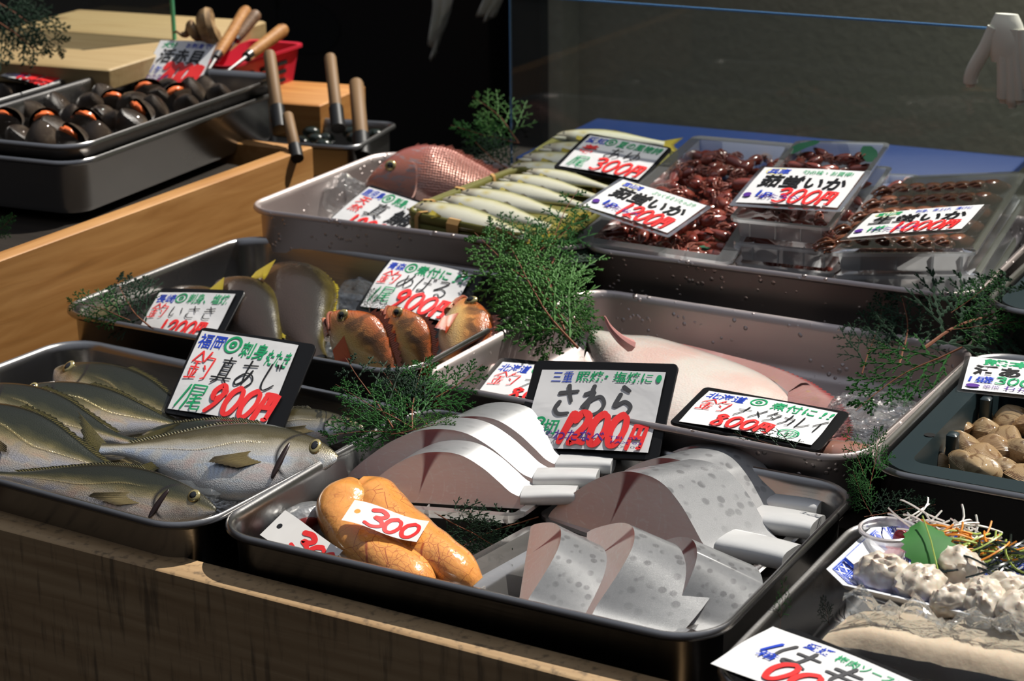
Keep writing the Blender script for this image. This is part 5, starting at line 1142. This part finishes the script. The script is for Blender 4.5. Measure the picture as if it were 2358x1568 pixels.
for i, (x, y, k) in enumerate(((2036, 1325, 0), (2120, 1350, 1), (2205, 1308, 2), (2190, 1385, 0), (2265, 1392, 1), (2318, 1370, 2), (2350, 1412, 0), (2390, 1385, 1))):
    single('boiled_eel_piece', HK[k], None, ['white curled fish piece nearest the sauce cup', 'white curled fish piece below the green leaf', 'white curled fish piece right of the green leaf', 'white curled fish piece at the near rim, small lobe', 'white curled fish piece with a dark spot at the near rim', 'white curled fish piece before the dark seaweed', 'white curled fish piece at the right picture edge', 'white curled fish piece cut off by the right picture edge'][i], 'fish piece', flat(DP(x, y, .0), i*1.3, .1*i % .5, .2, 1.0 if i not in (3,) else .75), 'white fish pieces in the printed dish')
rows = [];
for i in range(15):
    k = i/14; hw = .024*sin(pi*min(1, k*.93+.05))**.7*(1+(.09 if i % 2 else -.09)); rows.append([V(((j/8-.5)*2*hw, .062*(k-.5), .002*cos((j/8-.5)*3)+.004*sin(k*4)-.003*abs(j/8-.5))) for j in range(9)])
sl = thing('shiso_leaf', 'green toothed shiso leaf standing among the white fish pieces', 'leaf', flat(DP(2138, 1262, .012), rad(35), 0, rad(30), .85))
part(sl, 'blade', MB().loft(rows, False), M_['shiso']); part(sl, 'midrib', MB().tube([V((0, -.031, .0075)), V((0, 0, .011)), V((0, .03, .008))], .0007, 5), M_['veg_green'])
def shred(name, label, P, n, m, seed, L=.05, spread=(.03, .015)):
    rr = random.Random(seed); b = MB()
    for k in range(n):
        c = V((rr.uniform(-1, 1)*spread[0], rr.uniform(-1, 1)*spread[1], rr.uniform(-.004, .008))); a = rr.uniform(-.9, .9)+.4; l_ = L*rr.uniform(.6, 1.1)
        pts = [c+V((cos(a+.5*q)*l_*q*.5, sin(a+.5*q)*l_*q*.5, .006*cos(q*2+k))) for q in (-1, -.5, 0, .5, 1)]; b.tube([V(q) for q in cat(pts, 2)], .0009, 4)
    return single(name, b, M_[m], label, 'vegetable', Matrix.Translation(P), kind='stuff')
shred('shredded_carrot', 'shredded orange carrot behind the shiso leaf', DP(2225, 1265, .004), 26, 'veg_orange', 1)
shred('shredded_cucumber', 'shredded pale green cucumber right of the carrot', DP(2262, 1275, .003), 34, 'veg_green', 2)
shred('shredded_radish', 'shredded white radish at the back rim of the printed dish', DP(2165, 1225, .0), 30, 'veg_white', 3)
shred('seaweed_garnish', 'dark seaweed garnish at the right end of the printed dish', DP(2330, 1310, .002), 40, 'seaweed', 4, .06, (.035, .03))
R = []; 
for i in range(21):
    r = []
    for j in range(15):
        k = i/20; s_ = j/14; p = at(1885+640*k, 1490+130*k, -.012).lerp(at(1975+600*k, 1418+105*k, -.012), s_); e = min(1, 6*min(k+.02, 1.02-k))*min(1, 5*min(s_+.02, 1.02-s_))
        r.append(p+V((0, 0, .016*e**.5+.0015*nz.noise(V((k*14, s_*9, 1))))))
    R.append(r)
single('fish_slab', MB().loft(R, False), M_['slab'], 'beige slab of fish at the lower right, under clear wrap', 'fish')
R = []
for i in range(31):
    r = []
    for j in range(15):
        k = i/30; s_ = j/14; p = at(1950+600*k, 1435+108*k, .002).lerp(at(1940+600*k, 1385+110*k, .006), s_)
        r.append(p+V((0, 0, .016*nz.noise(V((k*9, s_*3, 5)))+.009*nz.noise(V((k*26, s_*10, 2)))+.012*sin(pi*s_))))
    R.append(r)
single('plastic_wrap', MB().loft(R, False), M_['ice'], 'crumpled clear plastic between the beige slab and the printed dish', 'plastic wrap')
# ------------------------------------------------------------------ cypress sprigs
def frond(seed, lvl=3, ang=48, dens=1., curl=.1):
    rr = random.Random(seed); segs = []; stem = []
    def br(p, a, L, d, w_):
        n = max(3, int((11 if d == lvl else 7 if d == lvl-1 else 4)*dens)); st = L/n; side = rr.choice((1, -1)); q = V(p); aa = a; pts = [q.copy()]
        for i in range(n):
            aa += rr.uniform(-.07, .07)+curl/n*(1 if d == lvl else 0); q2 = q+V((cos(aa), sin(aa)))*st
            if d <= lvl-1: segs.append((q.copy(), q2.copy(), w_*(1-.4*i/n)))
            pts.append(q2.copy()); k = i/n
            if d > 0 and i > 0:
                for s_ in ((side,) if d < lvl else (side,)):
                    l2 = L*(.56 if d == lvl else .5)*(1-k)**.75*rr.uniform(.8, 1.1)+L*.05
                    br(q, aa+s_*rad(ang*rr.uniform(.8, 1.1)), l2, d-1, w_*.85)
                side = -side
            q = q2
        if d == lvl: stem.extend(pts)
    br(V((0, 0)), 0., 1., lvl, .034)
    lb = MB(); def_z = lambda p: .05*nz.noise(V((p.x*2.2, p.y*2.2, seed)))-.12*p.y*p.y*2+.04*p.x*p.x
    for a, b_, w_ in segs:
        d = b_-a; L = d.length; d = d/L; pr = V((-d.y, d.x)); m = a.lerp(b_, .55); A = V((*(a-d*L*.12), def_z(a))); B = V((*(b_+d*L*.1), def_z(b_))); zz = def_z(m)
        lb.add([A, V((*(m+pr*w_*.5), zz)), V((*m, zz+w_*.3)), V((*(m-pr*w_*.5), zz)), V((*m, zz-w_*.3)), B], [(0, 1, 2), (0, 2, 3), (0, 3, 4), (0, 4, 1), (5, 2, 1), (5, 3, 2), (5, 4, 3), (5, 1, 4)])
    tb = MB().tube([V((p.x, p.y, def_z(p)-.002)) for p in stem], [.009*(1-.8*i/len(stem)) for i in range(len(stem))], 6)
    return lb, tb
FR = []
for sd, ang, ds, cu in ((1, 46, 1., .15), (2, 50, 1.1, -.2), (3, 42, 1., .3), (4, 52, .85, 0.), (5, 40, 1.15, -.35)):
    l_, t_b = frond(sd, 3, ang, ds, cu); FR.append((l_, t_b.mesh('twig', M_['twig'])))
FM = {}
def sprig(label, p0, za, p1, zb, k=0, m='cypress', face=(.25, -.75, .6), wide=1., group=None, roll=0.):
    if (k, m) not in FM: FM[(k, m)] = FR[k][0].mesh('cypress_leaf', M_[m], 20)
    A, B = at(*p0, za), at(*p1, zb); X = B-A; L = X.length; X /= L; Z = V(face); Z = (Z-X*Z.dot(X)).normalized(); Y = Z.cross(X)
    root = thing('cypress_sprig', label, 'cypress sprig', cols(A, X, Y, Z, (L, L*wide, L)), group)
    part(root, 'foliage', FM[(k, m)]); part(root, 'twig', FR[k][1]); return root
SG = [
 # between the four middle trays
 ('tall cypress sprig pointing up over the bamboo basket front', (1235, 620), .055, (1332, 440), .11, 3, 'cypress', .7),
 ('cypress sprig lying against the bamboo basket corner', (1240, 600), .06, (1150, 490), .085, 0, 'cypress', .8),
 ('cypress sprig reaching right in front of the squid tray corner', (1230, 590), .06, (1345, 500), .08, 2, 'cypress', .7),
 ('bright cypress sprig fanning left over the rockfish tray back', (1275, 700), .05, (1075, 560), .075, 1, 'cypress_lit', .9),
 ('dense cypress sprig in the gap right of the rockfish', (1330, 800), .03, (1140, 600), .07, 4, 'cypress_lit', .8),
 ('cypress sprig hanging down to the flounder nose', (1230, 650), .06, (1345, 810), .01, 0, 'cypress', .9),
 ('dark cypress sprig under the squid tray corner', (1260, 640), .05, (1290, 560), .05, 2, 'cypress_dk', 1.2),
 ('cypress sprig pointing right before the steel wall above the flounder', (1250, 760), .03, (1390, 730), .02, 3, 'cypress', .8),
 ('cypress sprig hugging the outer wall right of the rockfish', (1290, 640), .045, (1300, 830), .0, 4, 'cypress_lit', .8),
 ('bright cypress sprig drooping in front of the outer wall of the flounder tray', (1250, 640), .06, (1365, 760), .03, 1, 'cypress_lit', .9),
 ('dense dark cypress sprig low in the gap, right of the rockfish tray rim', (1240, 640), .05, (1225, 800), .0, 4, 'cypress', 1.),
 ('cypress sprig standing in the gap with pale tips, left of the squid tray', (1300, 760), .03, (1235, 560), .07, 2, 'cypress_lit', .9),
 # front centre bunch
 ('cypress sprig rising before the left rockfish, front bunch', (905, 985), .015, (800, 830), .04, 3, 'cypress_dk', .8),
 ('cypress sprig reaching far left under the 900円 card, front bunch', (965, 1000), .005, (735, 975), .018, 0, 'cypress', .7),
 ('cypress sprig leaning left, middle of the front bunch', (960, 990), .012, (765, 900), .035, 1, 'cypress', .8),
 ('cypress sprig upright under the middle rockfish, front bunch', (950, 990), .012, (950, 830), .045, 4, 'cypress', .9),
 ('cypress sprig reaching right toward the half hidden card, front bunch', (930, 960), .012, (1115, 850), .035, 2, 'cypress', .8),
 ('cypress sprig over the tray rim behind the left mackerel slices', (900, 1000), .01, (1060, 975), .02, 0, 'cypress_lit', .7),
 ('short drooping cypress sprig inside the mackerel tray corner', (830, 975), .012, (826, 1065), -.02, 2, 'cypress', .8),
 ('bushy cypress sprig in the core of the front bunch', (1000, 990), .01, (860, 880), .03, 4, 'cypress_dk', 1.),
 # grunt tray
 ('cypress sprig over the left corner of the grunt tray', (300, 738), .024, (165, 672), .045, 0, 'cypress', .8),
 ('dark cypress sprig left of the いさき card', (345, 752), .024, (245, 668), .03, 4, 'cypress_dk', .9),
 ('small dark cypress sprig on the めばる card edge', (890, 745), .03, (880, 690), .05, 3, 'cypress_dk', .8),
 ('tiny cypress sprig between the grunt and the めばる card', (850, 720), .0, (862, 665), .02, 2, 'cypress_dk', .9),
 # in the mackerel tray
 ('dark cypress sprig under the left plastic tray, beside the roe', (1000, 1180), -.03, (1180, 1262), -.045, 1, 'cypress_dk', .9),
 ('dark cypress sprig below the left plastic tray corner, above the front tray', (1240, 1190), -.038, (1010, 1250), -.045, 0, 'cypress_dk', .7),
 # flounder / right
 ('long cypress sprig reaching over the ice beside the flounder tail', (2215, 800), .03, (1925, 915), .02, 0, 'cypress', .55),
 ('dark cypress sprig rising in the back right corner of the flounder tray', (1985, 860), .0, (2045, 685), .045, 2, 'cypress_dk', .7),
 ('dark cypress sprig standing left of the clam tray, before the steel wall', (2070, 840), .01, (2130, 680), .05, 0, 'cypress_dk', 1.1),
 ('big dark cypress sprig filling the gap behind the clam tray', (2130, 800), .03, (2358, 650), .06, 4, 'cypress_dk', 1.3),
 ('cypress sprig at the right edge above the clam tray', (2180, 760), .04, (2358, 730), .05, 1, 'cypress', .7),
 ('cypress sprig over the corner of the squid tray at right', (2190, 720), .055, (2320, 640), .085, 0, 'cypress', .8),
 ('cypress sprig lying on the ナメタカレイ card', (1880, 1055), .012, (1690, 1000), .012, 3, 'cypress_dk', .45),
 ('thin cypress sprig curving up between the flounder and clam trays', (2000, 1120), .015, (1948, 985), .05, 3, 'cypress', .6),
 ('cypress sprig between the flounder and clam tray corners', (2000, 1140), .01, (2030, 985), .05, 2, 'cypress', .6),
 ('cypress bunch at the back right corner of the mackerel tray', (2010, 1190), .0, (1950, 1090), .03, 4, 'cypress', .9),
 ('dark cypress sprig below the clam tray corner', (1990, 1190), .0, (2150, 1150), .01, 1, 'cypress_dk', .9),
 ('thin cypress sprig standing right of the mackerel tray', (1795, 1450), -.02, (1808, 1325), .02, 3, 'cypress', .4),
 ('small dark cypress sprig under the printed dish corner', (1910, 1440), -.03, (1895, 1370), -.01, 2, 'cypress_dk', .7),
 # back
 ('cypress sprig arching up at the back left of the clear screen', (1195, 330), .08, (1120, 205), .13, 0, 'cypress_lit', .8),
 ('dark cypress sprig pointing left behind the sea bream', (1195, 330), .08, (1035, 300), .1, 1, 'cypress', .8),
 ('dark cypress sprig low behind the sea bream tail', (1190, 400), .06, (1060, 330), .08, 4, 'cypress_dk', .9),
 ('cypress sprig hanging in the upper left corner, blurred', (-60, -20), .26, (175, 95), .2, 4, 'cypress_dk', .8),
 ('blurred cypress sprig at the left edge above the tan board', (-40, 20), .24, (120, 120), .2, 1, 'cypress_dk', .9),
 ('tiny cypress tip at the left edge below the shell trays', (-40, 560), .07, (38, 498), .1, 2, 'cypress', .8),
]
for i, (lab, p0, za, p1, zb, k, m, wd) in enumerate(SG): sprig(lab, p0, za, p1, zb, k, m, wide=wd)
# glove hanging on the screen
t_ = thing('cotton_glove', 'white cotton glove hanging over the top of the clear screen at right', 'glove', Matrix.Translation(at_y(2318, 40, 1.07)))
b = MB(); pal = [(0, 0, .004, .012), (.002, -.004, -.01, .018), (.004, -.006, -.03, .02), (.006, -.006, -.05, .017)]
R = [[V((x+r_*cos(a)*1.1, y+r_*.45*sin(a), z)) for a in [2*pi*k/14 for k in range(14)]] for x, y, z, r_ in [tuple(q) for q in cat(pal, 4)]]
b.loft(R, True, True, True); part(t_, 'palm', b, M_['white_cloth'])
for x0, x1, l_ in ((-.012, -.034, .07), (.0, .004, .085), (.008, .014, .09), (.014, .022, .085), (.02, .03, .07)):
    pts = cat([(x0, -.004, -.012), (x0+(x1-x0)*.4, -.006, -.012-l_*.35), (x1, -.006, -.012-l_*.75), (x1*1.05, -.004, -.012-l_)], 5)
    part(t_, 'finger', MB().tube([V(p) for p in pts], [.0085*(1 if i < len(pts)-2 else .6) for i in range(len(pts))], 10), M_['white_cloth'])
